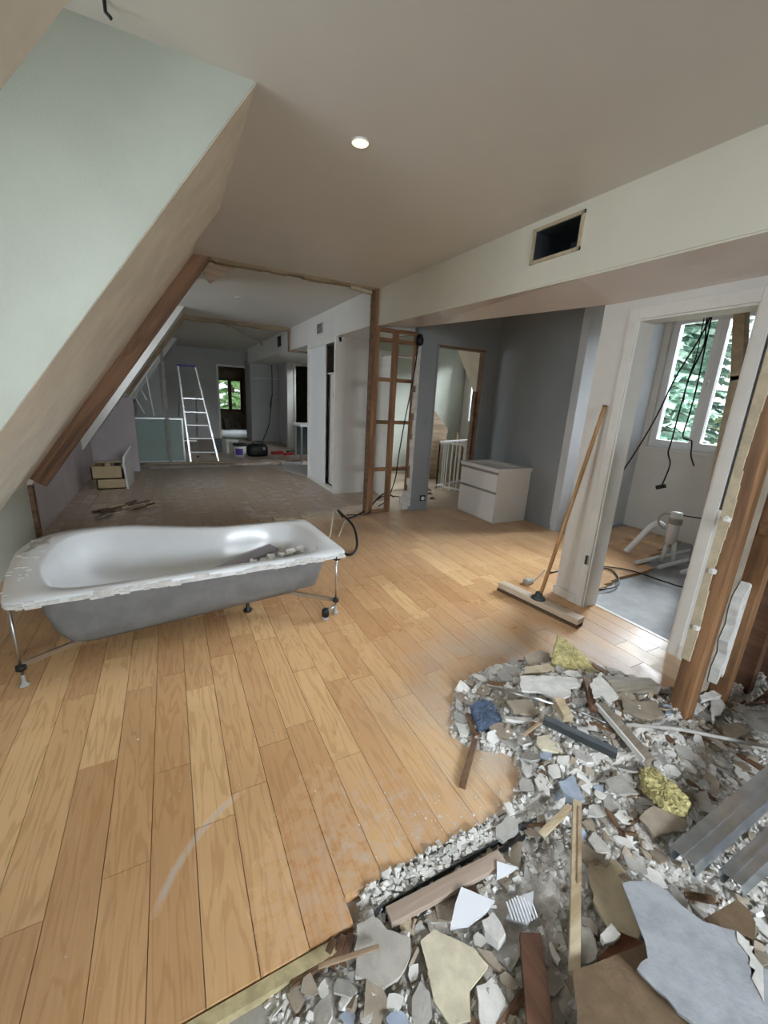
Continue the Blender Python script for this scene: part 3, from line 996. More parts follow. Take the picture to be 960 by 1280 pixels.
mb.f.append(tuple(range(n0 - N, n0)))
mb.build('hull', 'tubhull', tub, smooth=True)
# plaster crust left along the front rim
cr = MB()
for k in range(90):
    u = random.uniform(0.02, 1.74)
    s = random.uniform(0.006, 0.022)
    p = tp(u, -0.004, RZ - random.uniform(0.004, 0.034))
    cr.bar(p - ex * s * 1.6, p + ex * s * 1.6, 0.010, s * 0.9, (random.uniform(-.3, .3), random.uniform(-.3, .3), 1))
for k in range(30):
    p = tp(random.uniform(-0.05, 0.06), random.uniform(0.1, 1.0), RZ + 0.001)
    s = random.uniform(0.005, 0.014)
    cr.bar(p - ex * s, p + ex * s, s, 0.006)
cr.build('plaster_crust', 'plastercrust', tub)['kind'] = 'stuff'
ov = MB().lathe(tuple(tp(0.02, 0.86, RZ - 0.004)), [(0.05, 0), (0.05, 0.012), (0.035, 0.016), (0.0, 0.016)], 18, caps=False)
ov.build('tap_hole_cap', 'greyb' if False else 's_greyb', tub, smooth=True)
MB().bar(tp(-0.03, 0.72, RZ + 0.004), tp(0.06, 1.0, RZ + 0.004), 0.03, 0.01).build('overflow_strip', 's_greyb', tub)
# foot frame
def tub_leg(u, v, ztop):
    MB().tube([tp(u, v, 0.055), tp(u, v, ztop)], 0.007).build('leg_rod', 'alu', tub, smooth=True)
    MB().lathe(tuple(tp(u, v, 0.10)), [(0.012, -0.015), (0.022, -0.01), (0.022, 0.012), (0.012, 0.016)], 10).build('clamp', 'black', tub, smooth=True)
    MB().lathe(tuple(tp(u, v, 0.0)), [(0.022, 0), (0.024, 0.008), (0.010, 0.018), (0.008, 0.06)], 12).build('foot', 's_greyb', tub, smooth=True)


tub_leg(0.025, 0.02, 0.42)
tub_leg(1.69, 0.02, 0.43)
tub_leg(0.05, 0.98, 0.42)
tub_leg(1.66, 0.76, 0.43)
MB().lathe(tuple(tp(1.69, 0.02, 0.395)), [(0.012, 0), (0.026, 0.006), (0.026, 0.03), (0.012, 0.036)], 10).build('clamp', 'black', tub, smooth=True)
MB().bar(tp(0.025, 0.02, 0.115), tp(0.60, 0.36, 0.10), 0.012, 0.025).build('brace_bar', 'alu', tub)
MB().bar(tp(1.69, 0.02, 0.10), tp(1.25, 0.36, 0.13), 0.012, 0.025).build('brace_bar', 'alu', tub)
MB().bar(tp(0.60, 0.36, 0.10), tp(1.25, 0.36, 0.10), 0.025, 0.012).build('brace_bar', 'alu', tub)
MB().tube([tp(1.69, 0.02, 0.06), tp(1.60, -0.03, 0.055)], 0.010).build('spindle', 'alu', tub, smooth=True)
MB().lathe(tuple(tp(1.595, -0.03, 0.0)), [(0.018, 0.02), (0.026, 0.03), (0.026, 0.07), (0.018, 0.08)], 10).build('clamp', 'black', tub, smooth=True)
MB().lathe(tuple(tp(1.595, -0.03, 0.0)), [(0.02, 0.0), (0.022, 0.01), (0.012, 0.025)], 10).build('foot', 's_greyb', tub, smooth=True)
MB().lathe(tuple(tp(1.16, 0.30, 0.0)), [(0.028, 0), (0.03, 0.012), (0.012, 0.03), (0.010, 0.12)], 12).build('foot', 'black', tub, smooth=True)
# what lies in the tub
tag(MB().bar(tp(0.72, 0.46, 0.168), tp(1.45, 0.66, 0.30), 0.12, 0.022, (0, 0, 1)).build('skirting_board', 'mauve', bev=0.003),
    'mauve grey board lying slanted inside the bathtub', 'board')
for k in range(12):
    t = k / 11
    p = tp(1.05 + 0.50 * t + random.uniform(-.03, .03), 0.22 + 0.16 * t + random.uniform(-.04, .04), 0.32 + 0.06 * t)
    r = random.uniform(0.02, 0.05)
    poly = [p + ex * (r * random.uniform(.6, 1.2) * math.cos(a)) + ey * (r * random.uniform(.6, 1.2) * math.sin(a)) + Vector((0, 0, random.uniform(-.01, .01))) for a in [i * math.pi / 3 for i in range(6)]]
    tag(MB().prism(poly, (0, 0, 0.015)).build('plaster_scrap', 's_white'), 'white plaster scrap lying in the bathtub on the board', 'plaster', 'plaster scraps in the bathtub')
tag(MB().bar(tp(0.95, 0.20, 0.26), tp(1.56, 0.32, 0.355), 0.10, 0.02).build('skirting_board', 's_white'), 'chipped white board along the basin side under the plaster scraps', 'board')

# ---- push broom leaning on the column
bro = thing('push_broom', 'wide wooden push broom leaning with its pole against the white column', 'broom', (2.38, 1.95, 0))
b0, b1 = Vector((2.31, 2.27, 0.046)), Vector((2.42, 1.60, 0.046))
MB().bar(b0, b1, 0.085, 0.044).build('broom_head', 'broomblock', bro, bev=0.006)
bm2 = MB()
d_ = (b1 - b0)
nrm = Vector((d_.y, -d_.x, 0)).normalized()
for k in range(60):
    for j in (-1, 0, 1):
        p = b0 + d_ * ((k + 0.5) / 60) + nrm * (j * 0.022)
        bm2.bar((p.x, p.y, 0.03), (p.x + nrm.x * (j * .012 + .01), p.y + nrm.y * (j * .012 + .01), 0.0), 0.010, 0.020)
bm2.build('bristles', 'bristle', bro)
pj = Vector((2.37, 1.93, 0.068))
pt = Vector((2.672, 1.905, 1.475))
MB().tube([pj, pt], 0.0135, 12).build('pole', 'broomwood', bro, smooth=True)
MB().tube([pt, pt + (pt - pj).normalized() * 0.012], 0.015, 12).build('pole_cap', 'stick', bro, smooth=True)
MB().lathe((2.365, 1.935, 0.068), [(0.055, 0), (0.05, 0.012), (0.028, 0.024), (0.024, 0.05)], 14).build('socket', 'darkmetal', bro, smooth=True)

# ---- vanity unit
va = thing('vanity_unit', 'white two-drawer vanity unit with ceramic washbasin top', 'vanity', (3.81, 4.13, 0))
VX0, VX1, VYa, VYb = 3.53, 4.09, 3.77, 4.49
MB().box(VX0 + 0.02, VX1, VYa, VYb, 0.0, 0.655).build('carcass', 'whitegloss', va, bev=0.003)
for z0, z1 in ((0.02, 0.375), (0.405, 0.62)):
    dr = MB().box(VX0, VX0 + 0.022, VYa + 0.002, VYb - 0.002, z0, z1).build('drawer', 'whitegloss', va, bev=0.003)
    MB().box(VX0 - 0.004, VX0 + 0.012, VYa + 0.002, VYb - 0.002, z1, z1 + 0.012).build('handle_strip', 's_greyb', dr)
    MB().box(VX0 + 0.015, VX0 + 0.022, VYa + 0.002, VYb - 0.002, z1 + 0.012, z1 + 0.028).build('grip_groove', 's_greyb', dr)
# basin top with a shallow rectangular bowl
top = MB()
x0, x1, y0, y1 = VX0 - 0.015, VX1 + 0.005, VYa - 0.015, VYb + 0.01


def rr(x0, x1, y0, y1, r, z, n=5):
    out = []
    for cx, cy, a0 in ((x1 - r, y0 + r, -90), (x1 - r, y1 - r, 0), (x0 + r, y1 - r, 90), (x0 + r, y0 + r, 180)):
        for k in range(n):
            a = math.radians(a0 + 90 * k / (n - 1))
            out.append((cx + r * math.cos(a), cy + r * math.sin(a), z))
    return out


top.rings([rr(x0, x1, y0, y1, .006, .655), rr(x0, x1, y0, y1, .006, .695), rr(x0 + .006, x1 - .006, y0 + .006, y1 - .006, .006, .70),
           rr(x0 + .05, x1 - .12, y0 + .07, y1 - .07, .05, .70), rr(x0 + .06, x1 - .13, y0 + .08, y1 - .08, .05, .685),
           rr(x0 + .10, x1 - .17, y0 + .13, y1 - .13, .05, .667), rr(x0 + .2, x1 - .25, y0 + .28, y1 - .28, .03, .663)])
top.build('basin_top', 'whitegloss', va)
MB().lathe((x1 - 0.155, 4.13, 0.665), [(0.013, 0), (0.013, 0.004), (0.006, 0.005)], 12).build('drain', 'darkmetal', va)

# ---- ceiling spot
sp = thing('ceiling_spot', 'lit recessed halogen spot in the ceiling above the bathtub', 'spotlight', (0.939, 2.241, ZC))
MB().lathe((0.939, 2.241, ZC), [(0.046, 0.0), (0.046, -0.005), (0.041, -0.006), (0.039, 0.004)], 24, caps=False).build('trim_ring', 'whitegloss', sp, smooth=True)
MB().lathe((0.939, 2.241, ZC), [(0.0, -0.0045), (0.040, -0.004)], 24, caps=False).build('bulb', 'bulb', sp)
pl = bpy.data.lights.new('ceiling_spot_lamp', 'SPOT')
pl.energy = 12
pl.color = (1.0, 0.78, 0.5)
pl.spot_size = math.radians(100)
pl.spot_blend = 0.8
pl.shadow_soft_size = 0.03
po = bpy.data.objects.new('ceiling_spot_lamp', pl)
COL.objects.link(po)
po.location = (0.939, 2.241, ZC - 0.02)
for lx, ly, lb in ((0.95, 6.3, 'unlit recessed spot in the middle room ceiling'), (0.95, 10.3, 'unlit recessed spot in the far room ceiling')):
    zc = ZC if ly < 8.3 else ZC - 0.02
    t = thing('ceiling_spot', lb, 'spotlight', (lx, ly, zc))
    MB().lathe((lx, ly, zc), [(0.05, 0.0), (0.05, -0.008), (0.034, -0.008)], 20, caps=False).build('trim_ring', 'whitegloss', t)
    MB().lathe((lx, ly, zc), [(0.0, -0.003), (0.034, -0.003)], 20, caps=False).build('lens', 's_greyb', t)
tag(MB().tube([(-0.085, 1.99, ZC), (-0.085, 1.99, ZC - 0.03), (-0.07, 1.985, ZC - 0.045)], 0.006).build('ceiling_hook', 'black'), 'small black hook in the dormer ceiling', 'hook')

# ---- closet with sliding door
cl = thing('closet', 'white built-in closet with a half-open sliding door and dark inside', 'closet', (2.45, 6.5, 0))
MB().box(2.20, 2.74, 5.85, 5.87, 0, 2.27).build('side_panel', 'white', cl)
MB().box(2.20, 2.74, 7.18, 7.2, 0, 2.27).build('side_panel', 'white', cl)
MB().box(2.72, 2.74, 5.87, 7.18, 0, 2.27).build('back_panel', 'brownwall', cl)
MB().box(2.17, 2.26, 5.85, 7.2, 0, 0.05).build('bottom_rail', 'trim', cl, bev=0.004)
MB().box(2.17, 2.26, 5.85, 7.2, 2.20, 2.27).build('top_rail', 'trim', cl, bev=0.004)
MB().box(2.165, 2.215, 5.84, 5.90, 0, 2.27).build('frame_post', 'trim', cl, bev=0.004)
MB().box(2.165, 2.215, 7.14, 7.20, 0, 2.27).build('frame_post', 'trim', cl, bev=0.004)
MB().box(2.19, 2.215, 6.35, 7.14, 0.05, 2.20).build('sliding_door', 'whitegloss', cl, bev=0.003)
MB().box(2.24, 2.72, 5.87, 6.40, 1.78, 1.80).build('shelf', 'trim', cl)
MB().box(2.28, 2.30, 5.90, 6.40, 0.06, 1.78).build('inner_panel', 'white', cl)
tag(MB().lathe((2.243, 6.02, 1.38), [(0.0, 0), (0.03, 0.03), (0.038, 0.1), (0.025, 0.16), (0, 0.18)], 10, caps=False).build('hanging_bag', 'black', smooth=True), 'small black pouch hanging inside the open closet', 'pouch')
struct(MB().box(2.19, 2.80, 5.835, 5.85, 0, 0.07).build('baseboard_closet', 'trim', bev=0.003))

# ---- behind the stud frame: white door leaf standing open and mirror panel
dl = thing('white_door', 'white panel door leaf standing open behind the stud frame', 'door', (2.95, 5.8, 0))
MB().box(2.84, 2.88, 5.3, 5.85, 0.01, 2.05).build('door_leaf', 'white', dl, bev=0.004)
MB().box(2.835, 2.842, 5.38, 5.77, 0.2, 0.95).build('door_panel', 'trim', dl, bev=0.004)
MB().box(2.835, 2.842, 5.38, 5.77, 1.1, 1.9).build('door_panel', 'trim', dl, bev=0.004)
df = thing('door_frame', 'white door frame in the corridor behind the stud frame', 'door frame', (3.0, 5.86, 0))
MB().box(2.83, 2.89, 5.86, 5.95, 0, 2.15).build('jamb', 'trim', df)
MB().box(3.66, 3.72, 5.86, 5.95, 0, 2.15).build('jamb', 'trim', df)
MB().box(2.89, 3.66, 5.86, 5.95, 2.09, 2.15).build('head', 'trim', df)

# ---- hall: railing and pale panels
ra = thing('stair_railing', 'white metal stair railing with upright bars in the hall', 'railing', (4.5, 5.7, 0))
ra0, ra1, ra2 = Vector((4.07, 5.82, 0)), Vector((4.36, 5.10, 0)), Vector((4.95, 6.15, 0))


def rail_run(a, b, n):
    MB().bar((a.x, a.y, 0.80), (b.x, b.y, 0.80), 0.03, 0.03).build('handrail', 'whitegloss', ra, bev=0.004)
    MB().bar((a.x, a.y, 0.05), (b.x, b.y, 0.05), 0.03, 0.03).build('bottom_rail', 'whitegloss', ra)
    for k in range(n):
        p = a.lerp(b, k / (n - 1))
        MB().bar((p.x, p.y, 0.0), (p.x, p.y, 0.80), 0.016, 0.016).build('baluster', 'whitegloss', ra)


rail_run(ra0, ra1, 7)
rail_run(ra0, ra2, 8)
kn = MB().prism([(4.28, 6.6, 0), (4.62, 6.6, 0), (4.78, 6.6, 0.95), (4.32, 6.6, 1.40)], (0, 0.05, 0))
tag(kn.build('attic_panel', 'ply'), 'tall brown insulation panel leaning against the hall wall', 'panel')
tag(MB().prism([(4.27, 6.55, 0), (4.31, 6.55, 0), (4.36, 6.55, 1.42), (4.32, 6.55, 1.42)], (0, 0.05, 0)).build('white_batten', 'trim'), 'white batten standing at the edge of the brown panel', 'batten')
tag(MB().prism([(4.75, 6.4, 0), (5.10, 6.4, 0), (5.05, 6.4, 0.60), (4.85, 6.4, 0.92)], (0, 0.05, 0)).build('attic_panel', 'brownwall'), 'short pointed brown panel behind the hall railing', 'panel')
for k, (hx, hy) in enumerate(((3.55, 5.15), (3.70, 5.45), (3.85, 5.70), (4.35, 5.55))):
    tag(MB().lathe((hx, hy, -0.004), [(0.05, 0), (0.045, 0.015), (0.02, 0.03), (0, 0.032)], 7, caps=False).build('dirt_clod', 'brownwood'), 'dark clod of dirt on the pale hall floor', 'dirt', 'dirt clods on the hall floor')

# ---- bathroom plumbing and hanging cables
cable('hanging_cable', 'black cable hanging in front of the bathroom window ending in a connector', [(3.7, 1.92, 2.62), (3.7, 1.93, 2.2), (3.7, 1.905, 1.98), (3.7, 1.953, 1.75), (3.7, 1.968, 1.5), (3.7, 1.975, 1.25), (3.7, 1.98, 1.14), (3.7, 1.945, 1.05), (3.7, 1.961, 0.91), (3.7, 1.975, 0.85)], 0.006, 'black')
tag(MB().bar((3.7, 2.01, 0.835), (3.7, 1.94, 0.865), 0.03, 0.035).build('cable_connector', 'black', bev=0.005), 'black connector block at the end of a hanging cable', 'connector')
cable('hanging_cable', 'shorter black cable with a kink hanging before the bathroom window', [(3.72, 1.90, 2.62), (3.72, 1.91, 2.2), (3.72, 1.895, 1.69), (3.72, 1.90, 1.45), (3.72, 1.91, 1.29), (3.72, 1.87, 1.26), (3.72, 1.835, 1.25), (3.72, 1.815, 1.14), (3.72, 1.775, 1.06)], 0.006, 'black')
cable('hanging_cable', 'black cable stretched diagonally from the ceiling to the door jamb', [(3.74, 1.91, 2.62), (3.72, 1.925, 2.15), (3.7, 2.055, 1.75), (3.7, 2.162, 1.36), (3.7, 2.345, 0.9), (3.7, 2.6, 0.45)], 0.006, 'black')
cable('hanging_cable', 'thin dark cable running down between the hanging cables', [(3.67, 1.945, 2.62), (3.67, 1.935, 2.2), (3.67, 1.925, 1.9), (3.67, 1.945, 1.72), (3.67, 1.94, 1.55)], 0.004, 'black')
cable('floor_cable', 'dark cable lying across the bathroom boards', [(2.95, 2.35, 0.01), (3.4, 2.35, 0.01), (3.75, 2.15, 0.01), (3.85, 1.85, 0.0), (3.9, 1.7, 0.0), (4.1, 1.72, 0.0)], 0.007, 'black')
cable('floor_cable', 'dark cable loop on the blue-grey bathroom screed', [(2.9, 2.08, 0.0), (3.15, 1.95, 0.0), (3.35, 1.95, 0.0), (3.5, 2.05, 0.01), (3.6, 2.2, 0.01), (3.45, 2.3, 0.01)], 0.007, 'black')
pv = thing('waste_pipe', 'white plastic waste pipe with trap standing in the bathroom', 'pipe', (4.4, 2.15, 0))
MB().tube([(4.40, 2.14, 0.20), (4.40, 2.14, 0.52)], 0.05, 14).build('trap_body', 'whitegloss', pv, smooth=True)
MB().lathe((4.40, 2.14, 0.40), [(0.05, 0), (0.062, 0.005), (0.062, 0.06), (0.05, 0.065)], 14).build('union_nut', 's_greyb', pv, smooth=True)
MB().tube([(4.40, 2.16, 0.22), (4.38, 2.17, 0.0)], 0.02, 10).build('pipe_leg', 'whitegloss', pv, smooth=True)
MB().tube([(4.40, 2.10, 0.22), (4.42, 2.08, 0.0)], 0.02, 10).build('pipe_leg', 'whitegloss', pv, smooth=True)
pq = thing('waste_pipe', 'bent white pipe leaning to the bathroom floor boards', 'pipe', (4.3, 2.35, 0))
MB().tube(spline([(4.42, 2.24, 0.34), (4.42, 2.30, 0.36), (4.40, 2.36, 0.30), (4.30, 2.42, 0.12), (4.24, 2.46, 0.01)]), 0.03, 12).build('pipe_bend', 'whitegloss', pq, smooth=True)
cable('flexible_hose', 'grey flexible hose curling round the white waste pipe', [(4.41, 2.195, 0.49), (4.40, 2.25, 0.48), (4.38, 2.285, 0.42), (4.375, 2.265, 0.36), (4.385, 2.205, 0.335)], 0.012, 's_greyb', 'hose')
cable('supply_pipe', 'thin upright metal supply pipe with a dark valve', [(4.6, 2.02, 0.0), (4.6, 2.02, 0.25), (4.62, 2.0, 0.55)], 0.008, 'alu', 'pipe')
tag(MB().bar((4.62, 1.99, 0.56), (4.63, 1.97, 0.64), 0.02, 0.025).build('valve', 'black', bev=0.003), 'dark valve on top of the thin supply pipe', 'valve')
cable('supply_pipe', 'thin dark pipe running level from the waste trap', [(4.42, 2.10, 0.50), (4.5, 1.95, 0.50), (4.55, 1.7, 0.51)], 0.007, 'black', 'pipe')
for k in range(3):
    p0 = Vector((4.0 + 0.1 * k, 2.2 - 0.16 * k, 0.02))
    tag(MB().tube([p0, p0 + Vector((0.9, -0.02 + 0.02 * k, 0.02))], 0.02, 10).build('floor_pipe', 'whitegloss', smooth=True), 'white pipe lying along the broken edge of the bathroom boards', 'pipe', 'white pipes on the bathroom floor')
tag(MB().tube(spline([(2.66, 2.30, 0.01), (2.62, 2.25, 0.015), (2.63, 2.20, 0.07), (2.66, 2.15, 0.17)]), 0.005, 6).build('cable_end', 's_white', smooth=True), 'pale cable end with a plug lying beside the column foot', 'cable')
tag(MB().box(2.58, 2.66, 2.24, 2.30, 0, 0.04).build('plug', 's_greyb', bev=0.01), 'grey plug on the floor beside the column foot', 'plug')

# ---- bare studs at the right edge
st = thing('wooden_post', 'stout wooden post with torn plaster on its edge beside the rubble', 'post', (2.14, 0.80, -0.035))
MB().box(2.09, 2.17, 0.765, 0.845, -0.035, 2.2).build('post', 'timber', st, bev=0.004)
tp_ = MB()
for k in range(30):
    z = 0.34 + k * 0.06
    tp_.box(2.080, 2.092, 0.812 - 0.005 * math.sin(k * 0.7) - random.uniform(0.0, 0.003), 0.846, z, z + 0.0605)
tp_.build('plaster_strip', 's_beige', st)
for z in (0.50, 0.78, 1.02):
    MB().lathe((2.085, 0.82, z), [(0.0, 0), (0.016, 0.004), (0.018, 0.02), (0.0, 0.03)], 7, caps=False).build('plaster_lump', 's_white', st)
for k, (xa, xb, lb) in enumerate(((2.44, 2.50, 'brown stud next behind the stout post in the bare partition'), (2.72, 2.78, 'second brown stud of the bare partition beside the dim wall'), (2.98, 3.04, 'last brown stud of the bare partition near the dim wall'))):
    tag(MB().box(xa, xb, 0.76, 0.84, -0.035, 2.2).build('wall_stud', 'brownwood' if k else 'timber', bev=0.003), lb, 'stud')
tag(MB().box(2.17, 2.42, 0.83, 0.842, 0.0, 1.35).build('lining_board', 's_taupe'), 'grey taupe lining board fixed between post and first stud', 'board')
tag(MB().box(2.42, 2.95, 0.775, 0.825, 0.93, 0.985).build('nogging', 'timber_x', bev=0.003), 'short horizontal timber between the bare studs', 'timber')
pp = [(2.37, 0.825, 0.62), (2.41, 0.825, 0.69), (2.45, 0.825, 0.66), (2.44, 0.825, 0.60), (2.47, 0.825, 0.52), (2.45, 0.825, 0.45), (2.46, 0.825, 0.36), (2.44, 0.825, 0.28), (2.45, 0.825, 0.22),
      (2.42, 0.825, 0.16), (2.40, 0.825, 0.19), (2.38, 0.825, 0.13), (2.37, 0.825, 0.22), (2.39, 0.825, 0.30), (2.36, 0.825, 0.38), (2.385, 0.825, 0.46), (2.365, 0.825, 0.55)]
tag(MB().prism(pp, (0.01, -0.035, 0)).build('plaster_sheet', 's_white'), 'torn white plaster sheet hanging on the bare stud', 'plaster')
tag(MB().bar((2.62, 0.74, 0.90), (2.72, 0.74, 0.62), 0.05, 0.04).build('saw_handle', 'black', bev=0.008), 'black tool handle stuck between the bare studs', 'tool')
for k in range(14):      # a fan: neighbours spread, so none crosses another
    a = -0.75 + 1.5 * k / 13
    p0 = Vector((2.57 + 0.015 * k, 0.70 - 0.01 * (k % 2), 0.015))
    tag(MB().bar(p0, p0 + Vector((math.sin(a) * 0.25, -0.09 - 0.05 * (k % 2), math.cos(a) * (0.20 + 0.05 * math.sin(k * 2.3)))), 0.012, 0.006).build('lath_splinter', 'brownwood'),
        'split brown lath fanning out at the foot of the bare studs', 'lath', 'split laths at the stud foot')

# ---- middle room
dbx = thing('drawer_box', 'two stacked tan drawer boxes with a white front panel leaning on them', 'drawers', (-0.82, 7.15, 0))


def open_box(x0, x1, y0, y1, z0, z1, t, mat, name):
    m = MB().box(x0, x1, y0, y1, z0, z0 + t).box(x0, x1, y0, y0 + t, z0, z1).box(x0, x1, y1 - t, y1, z0, z1).box(x0, x0 + t, y0, y1, z0, z1).box(x1 - t, x1, y0, y1, z0, z1)
    return m.build(name, mat, dbx)


open_box(-0.99, -0.63, 6.92, 7.35, 0.0, 0.14, 0.015, 'card', 'lower_drawer')
open_box(-1.04, -0.66, 6.92, 7.40, 0.145, 0.33, 0.015, 'card', 'upper_drawer')
MB().hexa([(-0.63, 6.88, 0.0), (-0.605, 6.88, 0.0), (-0.57, 7.45, 0.0), (-0.595, 7.45, 0.0), (-0.645, 6.90, 0.34), (-0.62, 6.90, 0.34), (-0.56, 7.45, 0.36), (-0.585, 7.45, 0.36)]).build('front_panel', 'whitegloss', dbx)
MB().hexa([(-0.66, 6.93, 0.30), (-0.635, 6.93, 0.30), (-0.58, 7.42, 0.36), (-0.605, 7.42, 0.36), (-0.64, 6.95, 0.46), (-0.615, 6.95, 0.46), (-0.55, 7.44, 0.56), (-0.575, 7.44, 0.56)]).build('front_panel', 'whitegloss', dbx)
for k, (nm, m, lb) in enumerate((('offcut', 'brownwood', 'dark offcut standing in the upper drawer box'), ('offcut', 's_beige', 'beige offcut lying in the upper drawer box'), ('tool_case', 'black', 'black tool case corner in the upper drawer box'))):
    xa = -0.99 + 0.105 * k
    tag(MB().hexa([(xa, 7.0, 0.159), (xa + 0.06, 7.0, 0.159), (xa + 0.06, 7.25, 0.159), (xa, 7.25, 0.159), (xa + 0.02, 7.0, 0.36), (xa + 0.08, 7.02, 0.36), (xa + 0.08, 7.22, 0.33), (xa + 0.02, 7.2, 0.34)]).build(nm, m), lb, 'offcut')
for k in range(26):
    t = random.random()
    c = Vector((-0.86, 5.55, 0)).lerp(Vector((-0.30, 5.95, 0)), t) + Vector((random.uniform(-.1, .1), random.uniform(-.22, .12), 0))
    a = random.uniform(0.2, 0.9)
    l = random.uniform(0.06, 0.28)
    m = random.choice(('brownwood', 's_beige', 's_taupe', 'brownwood', 'palewood'))
    tag(MB().bar(c - Vector((math.cos(a) * l / 2, math.sin(a) * l / 2, -0.012)), c + Vector((math.cos(a) * l / 2, math.sin(a) * l / 2, random.uniform(.012, .05))), random.uniform(.02, .06), 0.016).build('wood_scrap', m),
        {'brownwood': 'dark brown wood scrap in the small heap behind the bathtub', 's_beige': 'beige board scrap in the small heap behind the bathtub', 's_taupe': 'taupe board scrap in the small heap behind the bathtub', 'palewood': 'pale wood scrap in the small heap behind the bathtub'}[m],
        'scrap', 'scraps in the small heap behind the bathtub')
# ragged plaster sill where the partition stood, behind the tub
rs = MB()
xx = -1.18
while xx < 2.2:
    w = random.uniform(0.05, 0.16)
    if xx < -0.65 or random.random() < 0.3:
        rs.box(xx, xx + w, 4.68 - random.uniform(0, .06), 4.78, -0.002, random.uniform(0.012, 0.06 if xx < -0.6 else 0.02))
    xx += w
struct(rs.build('trim_12', 's_beige'))
tag(MB().box(-0.55, 1.12, 8.70, 8.76, 0, 0.05).build('threshold_board', 's_taupe'), 'dusty board lying along the second broken partition', 'board')
tag(MB().bar((-0.5, 8.86, 0.03), (1.05, 8.92, 0.03), 0.10, 0.06).build('threshold_board', 's_beige'), 'beige beam lying on the floor under the glass panel', 'board')
tag(MB().box(-0.4, 1.0, 8.60, 8.64, 0, 0.025).build('threshold_board', 's_greyb'), 'thin grey strip in front of the dusty board', 'board')
tag(MB().prism([(1.96, 8.0, 0.002), (2.16, 7.2, 0.002), (2.62, 7.2, 0.002), (2.7, 8.9, 0.002), (2.1, 8.95, 0.002)], (0, 0, 0.012)).build('floor_plate', 's_greyb'), 'pale grey plate on the floor beside the closet', 'plate')

# glass panel, film sheet and steel post
gp = thing('glass_panel', 'frosted greenish glass panel standing at the second broken partition', 'glass panel', (-0.18, 9.2, 0.04))
MB().box(-0.58, 0.21, 9.195, 9.205, 0.05, 0.86).build('pane', 'frosted', gp)
MB().box(-0.60, 0.24, 9.19, 9.21, 0.855, 0.885).build('top_rail', 'alu', gp)
MB().box(0.205, 0.235, 9.18, 9.22, 0.04, 0.86).build('edge_post', 'alu', gp)
MB().box(-0.60, 0.24, 9.18, 9.22, 0.02, 0.055).build('bottom_rail', 'alu', gp)
fs = thing('film_sheet', 'clear plastic sheet with white edges leaning under the far roof slope', 'sheet', (-0.3, 9.3, 0.9))
MB().prism([(-0.55, 9.4, 0.90), (-0.10, 9.4, 0.90), (-0.10, 9.4, 1.98), (-0.52, 9.4, 1.38)], (0, 0.004, 0)).build('sheet', 'film', fs)
MB().bar((-0.56, 9.4, 1.36), (-0.08, 9.4, 2.04), 0.03, 0.04).build('edge_strip', 'whitegloss', fs)
MB().bar((-0.26, 9.38, 0.90), (-0.33, 9.38, 1.66), 0.02, 0.02).build('edge_strip', 'whitegloss', fs)
MB().bar((-0.42, 9.36, 0.95), (-0.55, 9.36, 1.25), 0.03, 0.02).build('edge_strip', 'whitegloss', fs)
MB().bar((-0.36, 9.36, 1.20), (-0.43, 9.36, 1.38), 0.03, 0.02).build('edge_strip', 'whitegloss', fs)
tag(MB().box(-0.07, -0.01, 9.02, 9.06, 0.0, 2.12).build('steel_stud', 's_greyb'), 'upright steel stud in front of the frosted glass panel', 'stud')

# step ladder
ld = thing('step_ladder', 'aluminium step ladder standing open in the far room', 'ladder', (0.5, 9.3, 0))
tl, tr_ = Vector((0.225, 9.3, 1.87)), Vector((0.53, 9.3, 1.87))
bl, br_ = Vector((0.32, 9.05, 0.0)), Vector((0.845, 9.05, 0.0))
MB().bar(bl, tl, 0.03, 0.06, (0, 1, 0)).build('rail', 'alu', ld)
MB().bar(br_, tr_, 0.03, 0.06, (0, 1, 0)).build('rail', 'alu', ld)
for z in (0.23, 0.5, 0.76, 1.01, 1.27):
    t = z / 1.87
    a, b = bl.lerp(tl, t), br_.lerp(tr_, t)
    MB().bar(a, b, 0.08, 0.022).build('tread', 'alu', ld)
MB().box(0.20, 0.55, 9.24, 9.42, 1.87, 1.90).build('top_platform', 'purple', ld, bev=0.005)
r0, r1 = Vector((0.07, 9.95, 0)), Vector((0.50, 9.95, 0))
MB().bar(r0, (0.235, 9.36, 1.5), 0.025, 0.03, (0, 1, 0)).build('rear_leg', 'alu', ld)
MB().bar(r1, (0.515, 9.36, 1.5), 0.025, 0.03, (0, 1, 0)).build('rear_leg', 'alu', ld)
MB().bar(r0.lerp(Vector((0.235, 9.36, 1.5)), .25), r1.lerp(Vector((0.515, 9.36, 1.5)), .25), 0.02, 0.03).build('rear_brace', 'alu', ld)
for p in (bl, br_, r0, r1):
    MB().box(p.x - 0.022, p.x + 0.022, p.y - 0.035, p.y + 0.035, 0, 0.035).build('rubber_foot', 'black', ld)
tag(MB().box(0.92, 1.08, 10.6, 10.75, 0, 0.32).build('tool_crate', 'darkmetal', bev=0.01), 'small dark crate on the floor behind the step ladder', 'crate')

